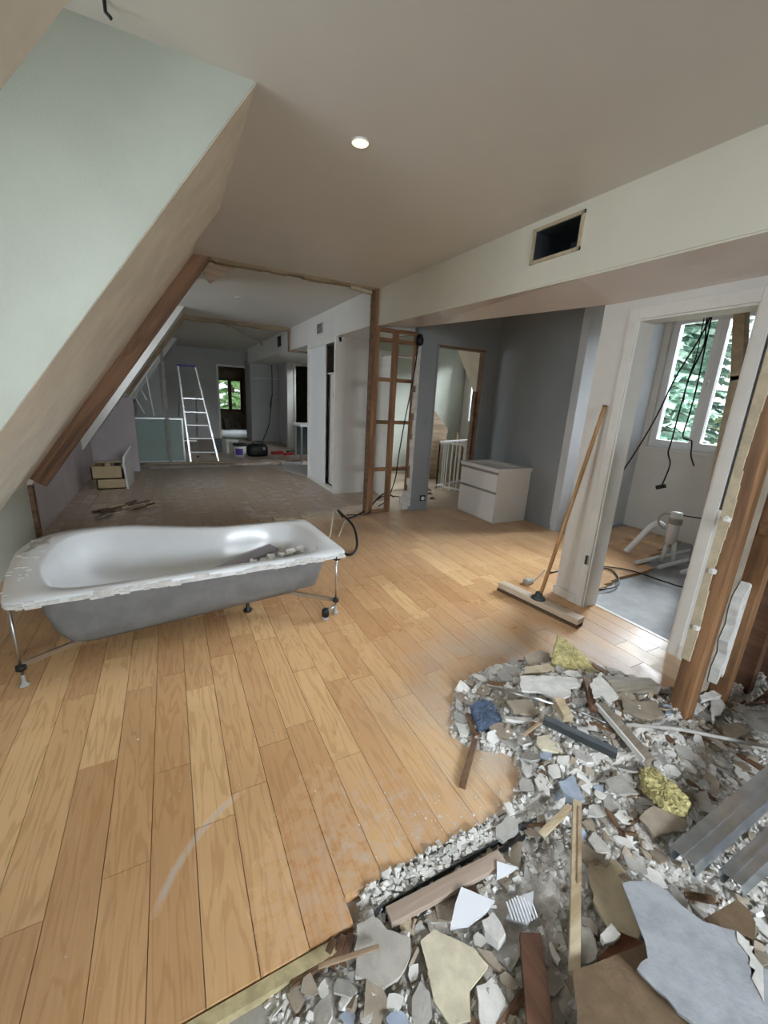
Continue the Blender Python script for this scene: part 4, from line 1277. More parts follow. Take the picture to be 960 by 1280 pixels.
# bucket, bag, tools
bk = thing('paint_bucket', 'white paint bucket with a purple label and dark rim', 'bucket', (1.40, 9.95, 0))
MB().lathe((1.40, 9.95, 0), [(0.125, 0), (0.145, 0.26)], 20).build('bucket_body', 'whitegloss', bk, smooth=True)
MB().lathe((1.40, 9.95, 0), [(0.15, 0.25), (0.158, 0.26), (0.158, 0.30), (0.14, 0.305)], 20).build('rim', 'black', bk, smooth=True)
MB().rings([[(1.40 + (r_ + 0.003) * math.cos(a), 9.95 + (r_ + 0.003) * math.sin(a), z) for a in [math.radians(215 + k * 9) for k in range(9)]] for z, r_ in ((0.05, 0.129), (0.20, 0.1404))], caps=False, closed=False).build('label', 'purple', bk)
MB().tube(spline([(1.26, 9.95, 0.27), (1.30, 9.80, 0.20), (1.42, 9.77, 0.18), (1.52, 9.85, 0.22), (1.54, 9.95, 0.27)]), 0.004, 6).build('wire_handle', 'alu', bk)
bg_ = thing('tool_bag', 'black fabric tool bag beside the paint bucket', 'bag', (1.80, 10.05, 0))
MB().rings([[(1.80 + 0.24 * sx * math.copysign(abs(math.cos(a)) ** 0.6, math.cos(a)), 10.05 + 0.16 * sx * math.copysign(abs(math.sin(a)) ** 0.6, math.sin(a)), z) for a in [2 * math.pi * k / 20 for k in range(20)]] for sx, z in ((0.92, 0), (1.0, 0.06), (1.0, 0.2), (0.85, 0.27), (0.4, 0.29))]).build('bag_body', 'black', bg_, smooth=True)
MB().tube(spline([(1.66, 10.0, 0.26), (1.72, 9.98, 0.34), (1.88, 9.98, 0.34), (1.94, 10.0, 0.26)]), 0.012, 6).build('bag_handle', 'black', bg_, smooth=True)
MB().box(1.90, 1.96, 9.86, 9.90, 0.16, 0.22).build('pocket', 's_greyb', bg_)
tag(MB().bar((2.20, 10.2, 0.035), (2.45, 10.35, 0.035), 0.14, 0.07).build('tool_case', 'red', bev=0.01), 'red tool case on the floor right of the black bag', 'tool case')
tag(MB().bar((2.44, 10.05, 0.03), (2.75, 10.15, 0.03), 0.10, 0.06).build('tool_case', 'red', bev=0.01), 'red and dark power tool lying near the workbench', 'tool')
tag(MB().bar((2.62, 10.45, 0.03), (3.0, 10.6, 0.03), 0.16, 0.05).build('tool_roll', 'darkmetal', bev=0.01), 'dark tool roll behind the red tools', 'tool roll')
tag(MB().bar((2.22, 9.0, 0.02), (2.6, 9.05, 0.02), 0.05, 0.03).build('wood_offcut', 'stick'), 'dark stick lying in front of the workbench', 'offcut')
tag(MB().bar((1.18, 10.55, 0.30), (1.45, 10.5, 0.30), 0.2, 0.05).bar((1.2, 10.55, 0), (1.2, 10.55, 0.28), 0.05, 0.05).bar((1.42, 10.5, 0), (1.42, 10.5, 0.28), 0.05, 0.05).build('small_stool', 'whitegloss'), 'low white stool behind the paint bucket', 'stool')
wb = thing('workbench', 'white-topped workbench with metal legs beside the closet', 'bench', (2.75, 8.9, 0))
MB().box(2.43, 3.2, 8.6, 9.2, 0.80, 0.85).build('bench_top', 'whitegloss', wb, bev=0.004)
for xa, ya in ((2.46, 8.65), (2.46, 9.12), (3.15, 8.65), (3.15, 9.12)):
    MB().box(xa, xa + 0.04, ya, ya + 0.04, 0, 0.80).build('leg', 'alu', wb)
MB().box(2.5, 3.1, 9.10, 9.13, 0.15, 0.78).build('back_sheet', 'darkmetal', wb)
cable('hanging_cable', 'dark cable drooping in the plastered niche of the far room', [(2.80, 12.9, 2.34), (2.80, 12.9, 1.6), (2.76, 12.9, 1.1), (2.66, 12.85, 0.5), (2.45, 12.8, 0.03), (2.35, 12.7, 0.01)], 0.012, 'black')
tag(MB().bar((2.72, 12.875, 1.05), (2.80, 12.875, 1.45), 0.04, 0.03).build('conduit_piece', 'darkmetal'), 'short dark conduit piece hanging in the niche', 'conduit')
v2 = thing('air_vent', 'small grey vent grille on the beam above the closet', 'vent', (2.17, 6.56, 2.38))
MB().box(2.165, 2.182, 6.44, 6.70, 2.375, 2.525).build('vent_plate', 's_greyb', v2, bev=0.003)
for k in range(4):
    MB().box(2.16, 2.17, 6.46, 6.68, 2.395 + k * 0.032, 2.41 + k * 0.032).build('slat', 'darkmetal', v2)
v3 = thing('duct_opening', 'small black duct hole in the beam of the far room', 'vent', (2.135, 9.1, 2.38))
for a in ((8.951, 9.269, 2.386, 2.388), (8.951, 9.269, 2.592, 2.594), (8.951, 8.953, 2.388, 2.592), (9.267, 9.269, 2.388, 2.592)):
    MB().box(2.141, 2.449, *a).build('duct_lining', 'darkmetal', v3)
MB().box(2.445, 2.449, 8.953, 9.267, 2.388, 2.592).build('duct_end', 'darkmetal', v3)
bt = MB().tube(spline([(1.05, 8.5, 2.58), (1.35, 9.1, 2.60), (1.70, 9.9, 2.61), (2.0, 10.4, 2.60), (2.10, 10.7, 2.55)]), 0.02, 6)
tag(bt.build('bent_strip', 's_beige', smooth=True), 'bent pale trim strip hanging below the far ceiling', 'strip')
# rubble below the far window
for k in range(7):
    p = Vector((1.55 + 0.24 * k, 17.7 + random.uniform(-.15, .2), 0))
    r = random.uniform(0.10, 0.14)
    poly = [(p.x + r * math.cos(a) * random.uniform(.6, 1.2), p.y + r * 0.6 * math.sin(a), 0.0) for a in [i * math.pi / 3 for i in range(6)]]
    tag(MB().prism(poly, (random.uniform(-.1, .1), 0, random.uniform(0.2, 0.6))).build('rubble_sack', random.choice(('s_taupe', 's_greyb', 'olive'))), 'lumpy rubble sack heaped under the far window', 'sack', 'rubble sacks under the far window')

# ---- garden: conifers and a broadleaf tree beyond the windows
struct(MB().box(-20, 60, -20, 70, -4.6, -4.5).build('ground', 'soil'))


def conifer(name, label, c, h, r, mat, seed, nb=230, leaf=0.09):
    rg = random.Random(seed)
    t = thing(name, label, 'tree', (c[0], c[1], -4.5))
    MB().tube([(c[0], c[1], -4.5), (c[0], c[1], -4.5 + h)], 0.22, 8, 0.03).build('trunk', 'bark', t)
    fo = MB()
    bo = MB()
    for k in range(nb):
        z = rg.uniform(0.12, 0.97)
        L = r * (1 - z) ** 0.7 * rg.uniform(0.6, 1.1) + 0.2
        a = rg.uniform(0, 2 * math.pi)
        d = Vector((math.cos(a), math.sin(a), 0))
        s = Vector((-d.y, d.x, 0))
        o_ = Vector((c[0], c[1], -4.5 + h * z))
        tip = o_ + d * L + Vector((0, 0, -0.28 * L))
        bo.bar(o_, tip, 0.035, 0.03, (0, 0, 1), 0.01, 0.01)
        for j in range(26):
            u = rg.uniform(0.15, 1.0)
            p = o_.lerp(tip, u) + Vector((0, 0, 0.12 * math.sin(u * 3) * L * 0.2))
            w = (0.16 + 0.40 * (1 - u)) * rg.choice((-1, 1)) * rg.uniform(.3, 1)
            q = p + s * w + d * abs(w) * 0.7 + Vector((0, 0, -abs(w) * rg.uniform(.1, .6)))
            e = Vector((rg.uniform(-1, 1), rg.uniform(-1, 1), rg.uniform(-1, 1))).normalized() * leaf * 0.5
            fo.add([p - e * .6, p + e * .6, q + e, q - e], [(0, 1, 2, 3)])
    bo.build('branches', 'bark', t)
    f = fo.build('foliage', mat, t)
    f['kind'] = 'stuff'
    return t


conifer('conifer', 'tall blue-green conifer outside the bathroom window', (10.6, 6.2), 12.5, 2.0, 'leaf1', 1, 520, 0.11)
conifer('conifer', 'yellowish green conifer behind the blue-green one outside the bathroom window', (15.8, 5.6), 12.5, 2.3, 'leaf2', 2, 560, 0.14)
conifer('conifer', 'distant blue-green conifer behind the two outside the bathroom window', (22.3, 11.6), 16.0, 3.2, 'leaf1', 3, 560, 0.2)
conifer('garden_tree', 'bright green tree outside the far brown window', (3.2, 24.5), 9.0, 3.0, 'leaf3', 4, 160, 0.16)
conifer('garden_tree', 'green tree outside the stair hall window', (9.8, 11.6), 9.0, 1.9, 'leaf3', 5, 120, 0.16)

# =================================================================== RUBBLE


def hf(x, y):
    """height of the rubble bed over the floor"""
    def g(cx, cy, sx, sy, a):
        return a * np.exp(-((x - cx) / sx) ** 2 - ((y - cy) / sy) ** 2)
    return g(1.72, 1.08, .40, .28, .12) + g(1.75, .72, .5, .2, .07) + g(1.3, .5, .35, .2, .05) - .02 * (y < .74)


HEAP = np.array([(1.10, 1.30), (1.25, 1.44), (1.50, 1.50), (1.85, 1.46), (2.05, 1.30), (2.2, 1.06), (2.4, 0.86), (3.3, 0.86), (3.3, -0.6), (0.1, -0.6), (0.1, 0.735), (0.36, .735), (0.43, 0.81), (1.05, 0.815), (1.16, 0.90), (1.20, 0.98), (1.08, 1.06), (1.02, 1.16)])


def inside(x, y):
    r = np.zeros(np.shape(x), bool)
    n = len(HEAP)
    for i in range(n):
        xa, ya = HEAP[i]
        xb, yb = HEAP[i - 1]
        c = ((ya > y) != (yb > y)) & (x < (xb - xa) * (y - ya) / (yb - ya + 1e-12) + xa)
        r ^= c
    return r


def edge_dist(x, y):
    d = np.full(np.shape(x), 9.0)
    n = len(HEAP)
    for i in range(n):
        a, b = HEAP[i - 1], HEAP[i]
        ab = b - a
        t = np.clip(((x - a[0]) * ab[0] + (y - a[1]) * ab[1]) / (ab @ ab), 0, 1)
        d = np.minimum(d, np.hypot(x - a[0] - t * ab[0], y - a[1] - t * ab[1]))
    return d


# bed: lumpy dust and crushed plaster under the pieces
nx, ny = 200, 150
gx, gy = np.meshgrid(np.linspace(0.1, 3.3, nx), np.linspace(-0.6, 1.55, ny))
ins = inside(gx, gy)
ed = edge_dist(gx, gy)
lump = rng.random((ny // 3 + 1, nx // 3 + 1)).repeat(3, 0).repeat(3, 1)[:ny, :nx] * 0.014 + rng.random((ny, nx)) * 0.010
bare = np.exp(-((gx - .85) / .2) ** 2 - ((gy - .57) / .09) ** 2) + np.exp(-((gx - .3) / .2) ** 2 - ((gy - .58) / .12) ** 2)
base = np.where(gy < 0.78, -0.034, -0.004)
gz = base + np.where(ins, np.minimum(ed / 0.08, 1.0) * (np.maximum(hf(gx, gy), 0) + lump * (1 - np.clip(bare, 0, 0.9))), -0.012)
vs = np.stack([gx.ravel(), gy.ravel(), gz.ravel()], 1)
fs = []
for j in range(ny - 1):
    for i in range(nx - 1):
        if ins[j, i] or ins[j, i + 1] or ins[j + 1, i] or ins[j + 1, i + 1]:
            k = j * nx + i
            fs.append((k, k + 1, k + nx + 1, k + nx))
mb = MB()
mb.v = [tuple(p) for p in vs]
mb.f = fs
used = sorted({i for q in fs for i in q})
remap = {o: n for n, o in enumerate(used)}
mb.v = [mb.v[i] for i in used]
mb.f = [tuple(remap[i] for i in q) for q in fs]
bedmat = paint('rubble_dust', (206, 202, 196), 0.95, 0.14, 26.0, 0.8, 130)
M['bed'] = bedmat
tag(mb.build('rubble_bed', 'bed'), 'grey white bed of crushed plaster dust under the rubble', 'rubble', kind='stuff')


def crumbs(name, label, mat, n, smin, smax, weight, kind='stuff', extra=None):
    """thousands of crushed plaster crumbs, one object"""
    P = np.empty((0, 2))
    while len(P) < n:
        c = np.stack([rng.uniform(0.1, 3.0, n * 4), rng.uniform(-0.2, 1.5, n * 4)], 1)
        w = weight(c[:, 0], c[:, 1]) * inside(c[:, 0], c[:, 1])
        P = np.concatenate([P, c[rng.random(len(c)) < w]])
    P = P[:n]
    if extra is not None:
        P = np.concatenate([P, extra])
    n = len(P)
    e = np.minimum(edge_dist(P[:, 0], P[:, 1]) / 0.08, 1)
    e = np.where(inside(P[:, 0], P[:, 1]), e, 0)
    z = np.where((P[:, 1] < 0.78) & inside(P[:, 0], P[:, 1]), -0.034, 0.0) + e * np.maximum(hf(P[:, 0], P[:, 1]), 0) + e * rng.uniform(0.004, 0.016, n)
    s = smin * (smax / smin) ** (rng.random(n) ** 2.2)
    if extra is not None:
        s[-len(extra):] = 0.003 * 3.0 ** (rng.random(len(extra)) ** 2)
    cube = np.array([(-1, -1, -1), (1, -1, -1), (1, 1, -1), (-1, 1, -1), (-1, -1, 1), (1, -1, 1), (1, 1, 1), (-1, 1, 1)], float) * 0.5
    V = cube[None] * (1 + rng.uniform(-0.45, 0.45, (n, 8, 3)))
    V *= (s[:, None] * np.stack([rng.uniform(.7, 1.5, n), rng.uniform(.6, 1.1, n), rng.uniform(.3, .8, n)], 1))[:, None, :]
    q = rng.normal(size=(n, 4)) * np.array([1, .45, .45, 1])
    q /= np.linalg.norm(q, axis=1)[:, None]
    w_, x_, y_, z_ = q.T
    Rm = np.stack([1 - 2 * (y_ ** 2 + z_ ** 2), 2 * (x_ * y_ - z_ * w_), 2 * (x_ * z_ + y_ * w_), 2 * (x_ * y_ + z_ * w_), 1 - 2 * (x_ ** 2 + z_ ** 2), 2 * (y_ * z_ - x_ * w_),
                   2 * (x_ * z_ - y_ * w_), 2 * (y_ * z_ + x_ * w_), 1 - 2 * (x_ ** 2 + y_ ** 2)], 1).reshape(n, 3, 3)
    V = np.einsum('nij,nkj->nki', Rm, V)
    V[:, :, 0] += P[:, 0:1]
    V[:, :, 1] += P[:, 1:2]
    V[:, :, 2] += (z + s * 0.22)[:, None]
    F = np.array([(3, 2, 1, 0), (4, 5, 6, 7), (0, 1, 5, 4), (1, 2, 6, 5), (2, 3, 7, 6), (3, 0, 4, 7)])
    F = (F[None] + (np.arange(n) * 8)[:, None, None]).reshape(-1, 4)
    me = bpy.data.meshes.new(name)
    me.from_pydata(V.reshape(-1, 3).tolist(), [], F.tolist())
    me.materials.append(M[mat])
    o = bpy.data.objects.new(name, me)
    COL.objects.link(o)
    return tag(o, label, 'rubble', kind=kind)


def bareness(x, y):
    return np.clip(1 - 1.1 * np.exp(-((x - .88) / .22) ** 2 - ((y - .57) / .09) ** 2) - .6 * np.exp(-((x - .25) / .15) ** 2 - ((y - .58) / .1) ** 2), 0.03, 1)


def rim(x, y):
    return np.exp(-(edge_dist(x, y) / 0.12) ** 2)


loose = np.concatenate([np.stack([rng.normal(0.85, 0.30, 60), rng.normal(0.96, 0.10, 60)], 1), np.stack([rng.normal(1.2, 0.25, 110), rng.normal(1.35, 0.2, 110)], 1),
                        np.stack([rng.uniform(-0.5, 2.6, 70), rng.uniform(0.95, 4.2, 70)], 1), np.stack([rng.normal(0.95, 0.22, 90), rng.normal(0.87, 0.05, 90)], 1)])
loose = loose[loose[:, 1] > 0.82]
crumbs('plaster_crumbs', 'scattered white plaster crumbs covering the rubble and its edge', 's_white', 15000, 0.004, 0.022, lambda x, y: bareness(x, y) * (0.35 + 0.65 * rim(x, y)), extra=loose)
crumbs('mortar_crumbs', 'scattered grey mortar crumbs mixed into the rubble', 's_greyb', 7000, 0.004, 0.026, lambda x, y: bareness(x, y) * (0.6 + 0.4 * (x > 1.6)))
crumbs('board_crumbs', 'scattered taupe card and board crumbs mixed into the rubble', 's_taupe', 2500, 0.006, 0.035, lambda x, y: bareness(x, y) * 0.8 * (1 - rim(x, y) * .8))

SHARDS = [
    ('plaster_fragment', 'jagged white plaster slab lying across the middle of the rubble heap', 'white', 0.012, 0.136, [(1.482, 1.246), (1.582, 1.196), (1.689, 1.122), (1.739, 1.074), (1.674, 1.042), (1.632, 1.061), (1.573, 1.018), (1.493, 1.035), (1.479, 1.101), (1.406, 1.158)]),
    ('plasterboard_fragment', 'taupe plasterboard piece on the far edge of the rubble beside the yellow wool', 'taupe', 0.013, 0.068, [(1.687, 1.413), (1.826, 1.432), (1.865, 1.381), (1.809, 1.32), (1.656, 1.345)]),
    ('plasterboard_fragment', 'dark grey torn board piece between the white crumbs and the white slab', 'greyb', 0.013, 0.059, [(1.451, 1.369), (1.559, 1.383), (1.612, 1.361), (1.528, 1.277), (1.433, 1.311)]),
    ('plasterboard_fragment', 'beige card-faced piece tucked above the jagged white slab', 'beige', 0.012, 0.1, [(1.585, 1.312), (1.738, 1.286), (1.727, 1.221), (1.666, 1.233), (1.539, 1.272)]),
    ('plasterboard_fragment', 'taupe sheet piece with a broken corner behind the blue cloth', 'taupe', 0.013, 0.088, [(1.309, 1.152), (1.439, 1.138), (1.443, 1.059), (1.385, 1.045), (1.295, 1.089)]),
    ('plaster_fragment', 'narrow white plaster strip along the edge of the taupe sheet', 'white', 0.014, 0.07, [(1.261, 1.109), (1.325, 1.075), (1.44, 1.053), (1.473, 1.004), (1.441, 0.986), (1.338, 1.036), (1.246, 1.088)]),
    ('tile_fragment', 'cream broken tile piece on crumbs below the dark metal bar', 'cream', 0.012, 0.065, [(1.31, 0.96), (1.386, 0.946), (1.353, 0.856), (1.278, 0.903), (1.279, 0.936)]),
    ('plaster_fragment', 'small pale blue chip beside the cream tile piece', 'bluep', 0.008, 0.058, [(1.258, 0.897), (1.311, 0.896), (1.31, 0.874), (1.261, 0.86), (1.249, 0.883)]),
    ('plaster_fragment', 'grey six-sided plaster chunk lying on the filled metal track', 'greyb', 0.018, 0.009, [(0.914, 0.765), (0.975, 0.776), (1.0, 0.751), (0.979, 0.722), (0.908, 0.721), (0.894, 0.743)]),
    ('plaster_fragment', 'small bright white chip at the corner of the parquet edge', 'white', 0.01, 0.031, [(0.983, 0.805), (1.009, 0.804), (1.002, 0.766), (0.978, 0.766)]),
    ('plaster_fragment', 'folded white and blue paper-faced piece above the split lath', 'bluep', 0.01, 0.053, [(1.228, 0.773), (1.314, 0.774), (1.258, 0.677), (1.178, 0.7), (1.211, 0.742)]),
    ('plaster_fragment', 'curled white plaster sheet cracked with dark lines beside the dark block', 'white', 0.008, 0.167, [(1.704, 1.019), (1.86, 1.067), (1.802, 0.985), (1.767, 0.911), (1.663, 0.888), (1.682, 0.94), (1.625, 0.942)]),
    ('mortar_chunk', 'large taupe rough board face between the grey block and the post', 'taupe', 0.02, 0.118, [(1.841, 0.95), (1.857, 0.895), (1.99, 0.861), (1.915, 0.779), (1.81, 0.776), (1.748, 0.867)]),
    ('tile_fragment', 'small blue tile chip standing near the foot of the wooden post', 'bluep', 0.01, 0.095, [(2.018, 0.847), (2.045, 0.811), (1.971, 0.775), (1.942, 0.788)]),
    ('plaster_fragment', 'white plaster scrap with a rounded end at the foot of the partition', 'white', 0.02, 0.055, [(2.316, 0.818), (2.42, 0.817), (2.47, 0.796), (2.437, 0.771), (2.352, 0.785), (2.281, 0.791)]),
    ('plaster_fragment', 'white hooked plaster scrap below the rounded scrap', 'white', 0.015, 0.023, [(2.378, 0.79), (2.457, 0.782), (2.407, 0.736), (2.331, 0.72), (2.296, 0.728), (2.226, 0.705), (2.293, 0.745)]),
    ('plasterboard_fragment', 'broad taupe board piece beneath the flat yellow wool', 'taupe', 0.014, 0.048, [(1.381, 0.552), (1.473, 0.555), (1.534, 0.474), (1.499, 0.462), (1.373, 0.49)]),
    ('plasterboard_fragment', 'pale tapering board piece between yellow wool and metal stud', 'greyb', 0.012, 0.02, [(1.714, 0.534), (1.771, 0.517), (1.721, 0.478), (1.758, 0.449), (1.712, 0.446), (1.665, 0.491)]),
    ('plaster_fragment', 'grey plaster flake left of the flat yellow wool', 'greyb', 0.012, 0.064, [(1.397, 0.697), (1.481, 0.685), (1.46, 0.634), (1.456, 0.603), (1.385, 0.636), (1.381, 0.67)]),
    ('plasterboard_fragment', 'grey plaster board with crumbling rim under a flat wooden stick', 'greyb2', 0.016, 0.0, [(0.364, 0.726), (0.413, 0.723), (0.435, 0.676), (0.485, 0.629), (0.467, 0.598), (0.42, 0.575), (0.378, 0.575), (0.318, 0.63)]),
    ('tile_fragment', 'large cream tile with a fine crack and broken lower corner', 'cream', 0.012, 0.001, [(0.509, 0.618), (0.559, 0.621), (0.629, 0.538), (0.642, 0.489), (0.568, 0.475), (0.538, 0.432), (0.488, 0.447), (0.477, 0.499), (0.495, 0.556)]),
    ('tile_fragment', 'large fan-shaped glossy white tile piece', 'tile', 0.01, 0.012, [(0.685, 0.665), (0.757, 0.593), (0.716, 0.582), (0.647, 0.58), (0.595, 0.597), (0.644, 0.639)]),
    ('tile_fragment', 'small triangular glossy white tile piece near the batten', 'tile', 0.01, 0.008, [(0.838, 0.677), (0.859, 0.66), (0.892, 0.637), (0.836, 0.634), (0.803, 0.637)]),
    ('tile_fragment', 'tile back with parallel adhesive ridges', 'ridge', 0.012, -0.011, [(0.771, 0.558), (0.822, 0.58), (0.86, 0.576), (0.893, 0.568), (0.836, 0.523), (0.813, 0.516), (0.789, 0.539)]),
    ('plaster_fragment', 'lumpy white plaster chunk beneath the fan-shaped tile', 'white', 0.03, -0.002, [(0.696, 0.579), (0.74, 0.582), (0.742, 0.552), (0.736, 0.525), (0.703, 0.517), (0.687, 0.553)]),
    ('plaster_fragment', 'narrow white plaster sliver beside the dark brown board', 'white', 0.012, -0.002, [(0.832, 0.456), (0.843, 0.459), (0.833, 0.417), (0.819, 0.414), (0.817, 0.432)]),
    ('plasterboard_fragment', 'beige torn board lying right of the pale lath', 'beige', 0.012, 0.014, [(1.113, 0.545), (1.211, 0.513), (1.181, 0.414), (1.146, 0.364), (1.054, 0.347), (1.006, 0.399), (1.025, 0.465)]),
    ('plasterboard_fragment', 'small grey board offcut leaning on the pale lath', 'greyb', 0.012, 0.022, [(0.934, 0.438), (0.954, 0.421), (0.925, 0.378), (0.905, 0.369), (0.861, 0.381)]),
    ('plaster_fragment', 'white frayed plaster lump above the reddish board', 'white', 0.02, 0.045, [(0.951, 0.393), (1.003, 0.396), (1.003, 0.368), (0.977, 0.367), (0.946, 0.378)]),
    ('wood_board', 'reddish brown board end under the brown sheet', 'redw', 0.02, 0.024, [(0.904, 0.366), (1.024, 0.378), (1.059, 0.337), (1.052, 0.327), (0.995, 0.333)]),
    ('fibreboard_sheet', 'brown triangular sheet corner behind the grey plasterboard', 'brown', 0.006, 0.04, [(1.265, 0.287), (1.416, 0.27), (1.418, 0.241), (1.397, 0.217), (1.344, 0.199), (1.326, 0.225), (1.263, 0.269)]),
    ('fibreboard_sheet', 'large matt brown sheet in the corner under the grey plasterboard', 'brown', 0.006, 0.053, [(0.809, 0.371), (1.035, 0.325), (1.026, 0.301), (0.977, 0.296), (1.032, 0.141), (0.902, 0.082), (0.653, 0.204)]),
    ('wood_board', 'dark brown varnished board with a dusty end', 'brownw', 0.02, 0.012, [(0.768, 0.504), (0.822, 0.478), (0.716, 0.341), (0.675, 0.292), (0.616, 0.32), (0.656, 0.369)]),
    ('plaster_fragment', 'ribbed white plaster mass beside the dark brown board', 'white', 0.03, -0.019, [(0.594, 0.479), (0.646, 0.477), (0.652, 0.425), (0.663, 0.381), (0.624, 0.373), (0.555, 0.407)]),
    ('plasterboard_fragment', 'taupe panel piece standing out of the dust near the cream tile', 'taupe', 0.012, -0.018, [(0.645, 0.541), (0.68, 0.517), (0.695, 0.47), (0.675, 0.473), (0.655, 0.507)]),
    ('plasterboard_fragment', 'grey board flap by the inner edge of the parquet step', 'beige', 0.012, -0.02, [(0.481, 0.687), (0.517, 0.677), (0.509, 0.64), (0.49, 0.653), (0.478, 0.671)]),
    ('plasterboard_fragment', 'big taupe plate half under the bare stud foot', 'taupe', 0.012, 0.012, [(2.254, 0.683), (2.363, 0.65), (2.318, 0.597), (2.202, 0.607), (2.194, 0.638)]),
    ('plasterboard_fragment', 'broad grey plate against the partition foot', 'greyb', 0.012, 0.008, [(2.491, 0.693), (2.622, 0.636), (2.415, 0.559), (2.389, 0.599), (2.427, 0.657)]),
    ('plasterboard_sheet', 'large torn sheet of grey plasterboard covering the corner of the rubble', 'gplaster', 0.0125, 0.087, [(1.095, 0.433), (1.174, 0.404), (1.198, 0.364), (1.198, 0.324), (1.213, 0.275), (1.246, 0.245), (1.274, 0.223), (1.273, 0.202), (1.278, 0.196), (1.265, 0.192), (1.275, 0.184), (1.256, 0.183), (1.247, 0.161), (1.246, 0.154), (1.253, 0.143), (1.278, 0.101), (1.148, 0.057), (0.979, 0.139), (0.969, 0.183), (0.948, 0.255), (0.944, 0.294), (0.992, 0.295), (1.021, 0.322), (1.07, 0.394)]),
]

M['dustybatten'] = wood('dusty_batten', (186, 168, 154), (150, 132, 118), 'X')


def jag(pts, amt):
    out = []
    n = len(pts)
    for i in range(n):
        a, b = Vector(pts[i]), Vector(pts[(i + 1) % n])
        L = (b - a).length
        k = max(1, int(L / 0.022))
        s = Vector((-(b - a).y, (b - a).x)).normalized()
        for j in range(k):
            out.append(a.lerp(b, j / k) + s * (random.uniform(-amt, amt) if j else 0))
    return out


def shard(name, label, mat, thick, z, pts, tilt=(0, 0), amt=0.004, cat=None, group=None):
    P = jag(pts, amt)
    c = sum(P, Vector((0, 0))) / len(P)
    R = Euler((tilt[0], tilt[1], 0)).to_matrix()
    loc = Vector((c.x, c.y, z))
    top = [loc + R @ Vector((p.x - c.x, p.y - c.y, 0)) for p in P]
    shr = [loc + R @ Vector(((p.x - c.x) * 0.97 + random.uniform(-amt, amt) * .6, (p.y - c.y) * 0.97 + random.uniform(-amt, amt) * .6, -thick)) for p in P]
    m = MB()
    m.rings([shr, top])
    cat = cat or name.split('_')[0]
    return tag(m.build(name, mat, origin=tuple(loc - Vector((0, 0, thick)))), label, cat, group)


for (nm, lb, mt, th, z, pts) in SHARDS:
    smooth_edge = mt in ('tile', 'ridge', 'cream', 'brown', 'redw', 'brownw')
    t = 0.04 if nm in ('fibreboard_sheet', 'plasterboard_sheet', 'wood_board') else 0.14
    o = shard(nm, lb, 's_' + mt, th, z + 0.012, pts, (random.uniform(-t, t), random.uniform(-t, t)) if nm != 'plasterboard_sheet' else (0, 0), 0.0008 if smooth_edge else 0.005,
              {'tile_fragment': 'tile', 'plaster_fragment': 'plaster', 'plasterboard_fragment': 'plasterboard', 'mortar_chunk': 'mortar', 'wood_board': 'board', 'fibreboard_sheet': 'sheet', 'plasterboard_sheet': 'plasterboard'}[nm])
    if nm == 'plasterboard_sheet':
        # torn strip of bare white core along the ragged edge
        R_ = [Vector(p) for p in pts[6:14]]
        inn = [p + Vector((-0.025 - 0.008 * i, -0.012 - 0.003 * i)) for i, p in enumerate(R_)]
        mm = MB()
        mm.rings([[(p.x, p.y, z + 0.0125) for p in jag_open] for jag_open in (R_, inn)], caps=False, closed=False)
        mm.add([(p.x, p.y, z + 0.014) for p in R_ + inn[::-1]], [tuple(range(len(R_) * 2))])
        mm.build('torn_core', 's_white', o)
    if mt == 'ridge':
        c = sum((Vector(p) for p in pts), Vector((0, 0))) / len(pts)
        loc = Vector((c.x, c.y, z + 0.012))
        d = Vector((0.35, 0.94, 0)).normalized()
        s = Vector((d.y, -d.x, 0))
        for k in range(-4, 5):
            hl = 0.034 - abs(k) * 0.003
            q = loc + s * (k * 0.0095)
            MB().bar(q - d * hl, q + d * hl, 0.004, 0.006).build('adhesive_ridge', 's_tile', o)

# ---- bars, laths, rods
def stick(name, label, a, b, w, h, mat, cat, bev=0.002, up=(0, 0, 1)):
    return tag(MB().bar(a, b, w, h, up).build(name, mat, bev=bev), label, cat)


stick('wood_lath', 'brown wooden stick lying on the parquet below the blue cloth', (1.17, 1.165, 0.022), (0.905, 0.945, 0.012), 0.024, 0.018, 'stick', 'stick')
stick('metal_bar', 'dark grey metal bar lying across the rubble', (1.37, 0.985, 0.125), (1.51, 0.735, 0.115), 0.035, 0.03, 'darkmetal', 'bar')
wb_ = thing('edged_board', 'grey board with a bright white edge pointing out of the rubble', 'board', (1.62, 0.79, 0.10))
MB().bar((1.65, 0.92, 0.16), (1.60, 0.66, 0.115), 0.05, 0.018).build('board', 'greywood', wb_)
MB().bar((1.622, 0.925, 0.167), (1.572, 0.665, 0.122), 0.008, 0.022).build('white_edge', 's_white', wb_)
stick('wood_block', 'short pale square block standing out of the rubble', (1.50, 1.03, 0.15), (1.462, 0.935, 0.136), 0.045, 0.035, 'palewood', 'block')
stick('wood_block', 'grey square timber block at the far side of the rubble', (1.81, 1.01, 0.155), (2.10, 0.93, 0.11), 0.07, 0.05, 'greywood', 'block', 0.004)
stick('wood_block', 'dark brown block beside the curled white sheet', (1.735, 1.06, 0.165), (1.60, 0.915, 0.15), 0.03, 0.03, 'brownwood', 'block')
tag(MB().tube([(1.33, 1.29, 0.085), (1.47, 1.02, 0.145)], 0.006, 8).build('metal_rod', 'alu', smooth=True), 'bright thin metal rod behind the taupe sheet', 'rod')
tag(MB().tube([(1.535, 0.985, 0.135), (1.655, 0.79, 0.118)], 0.006, 8).build('metal_rod', 'alu', smooth=True), 'thin rod crossing under the white-edged board', 'rod')
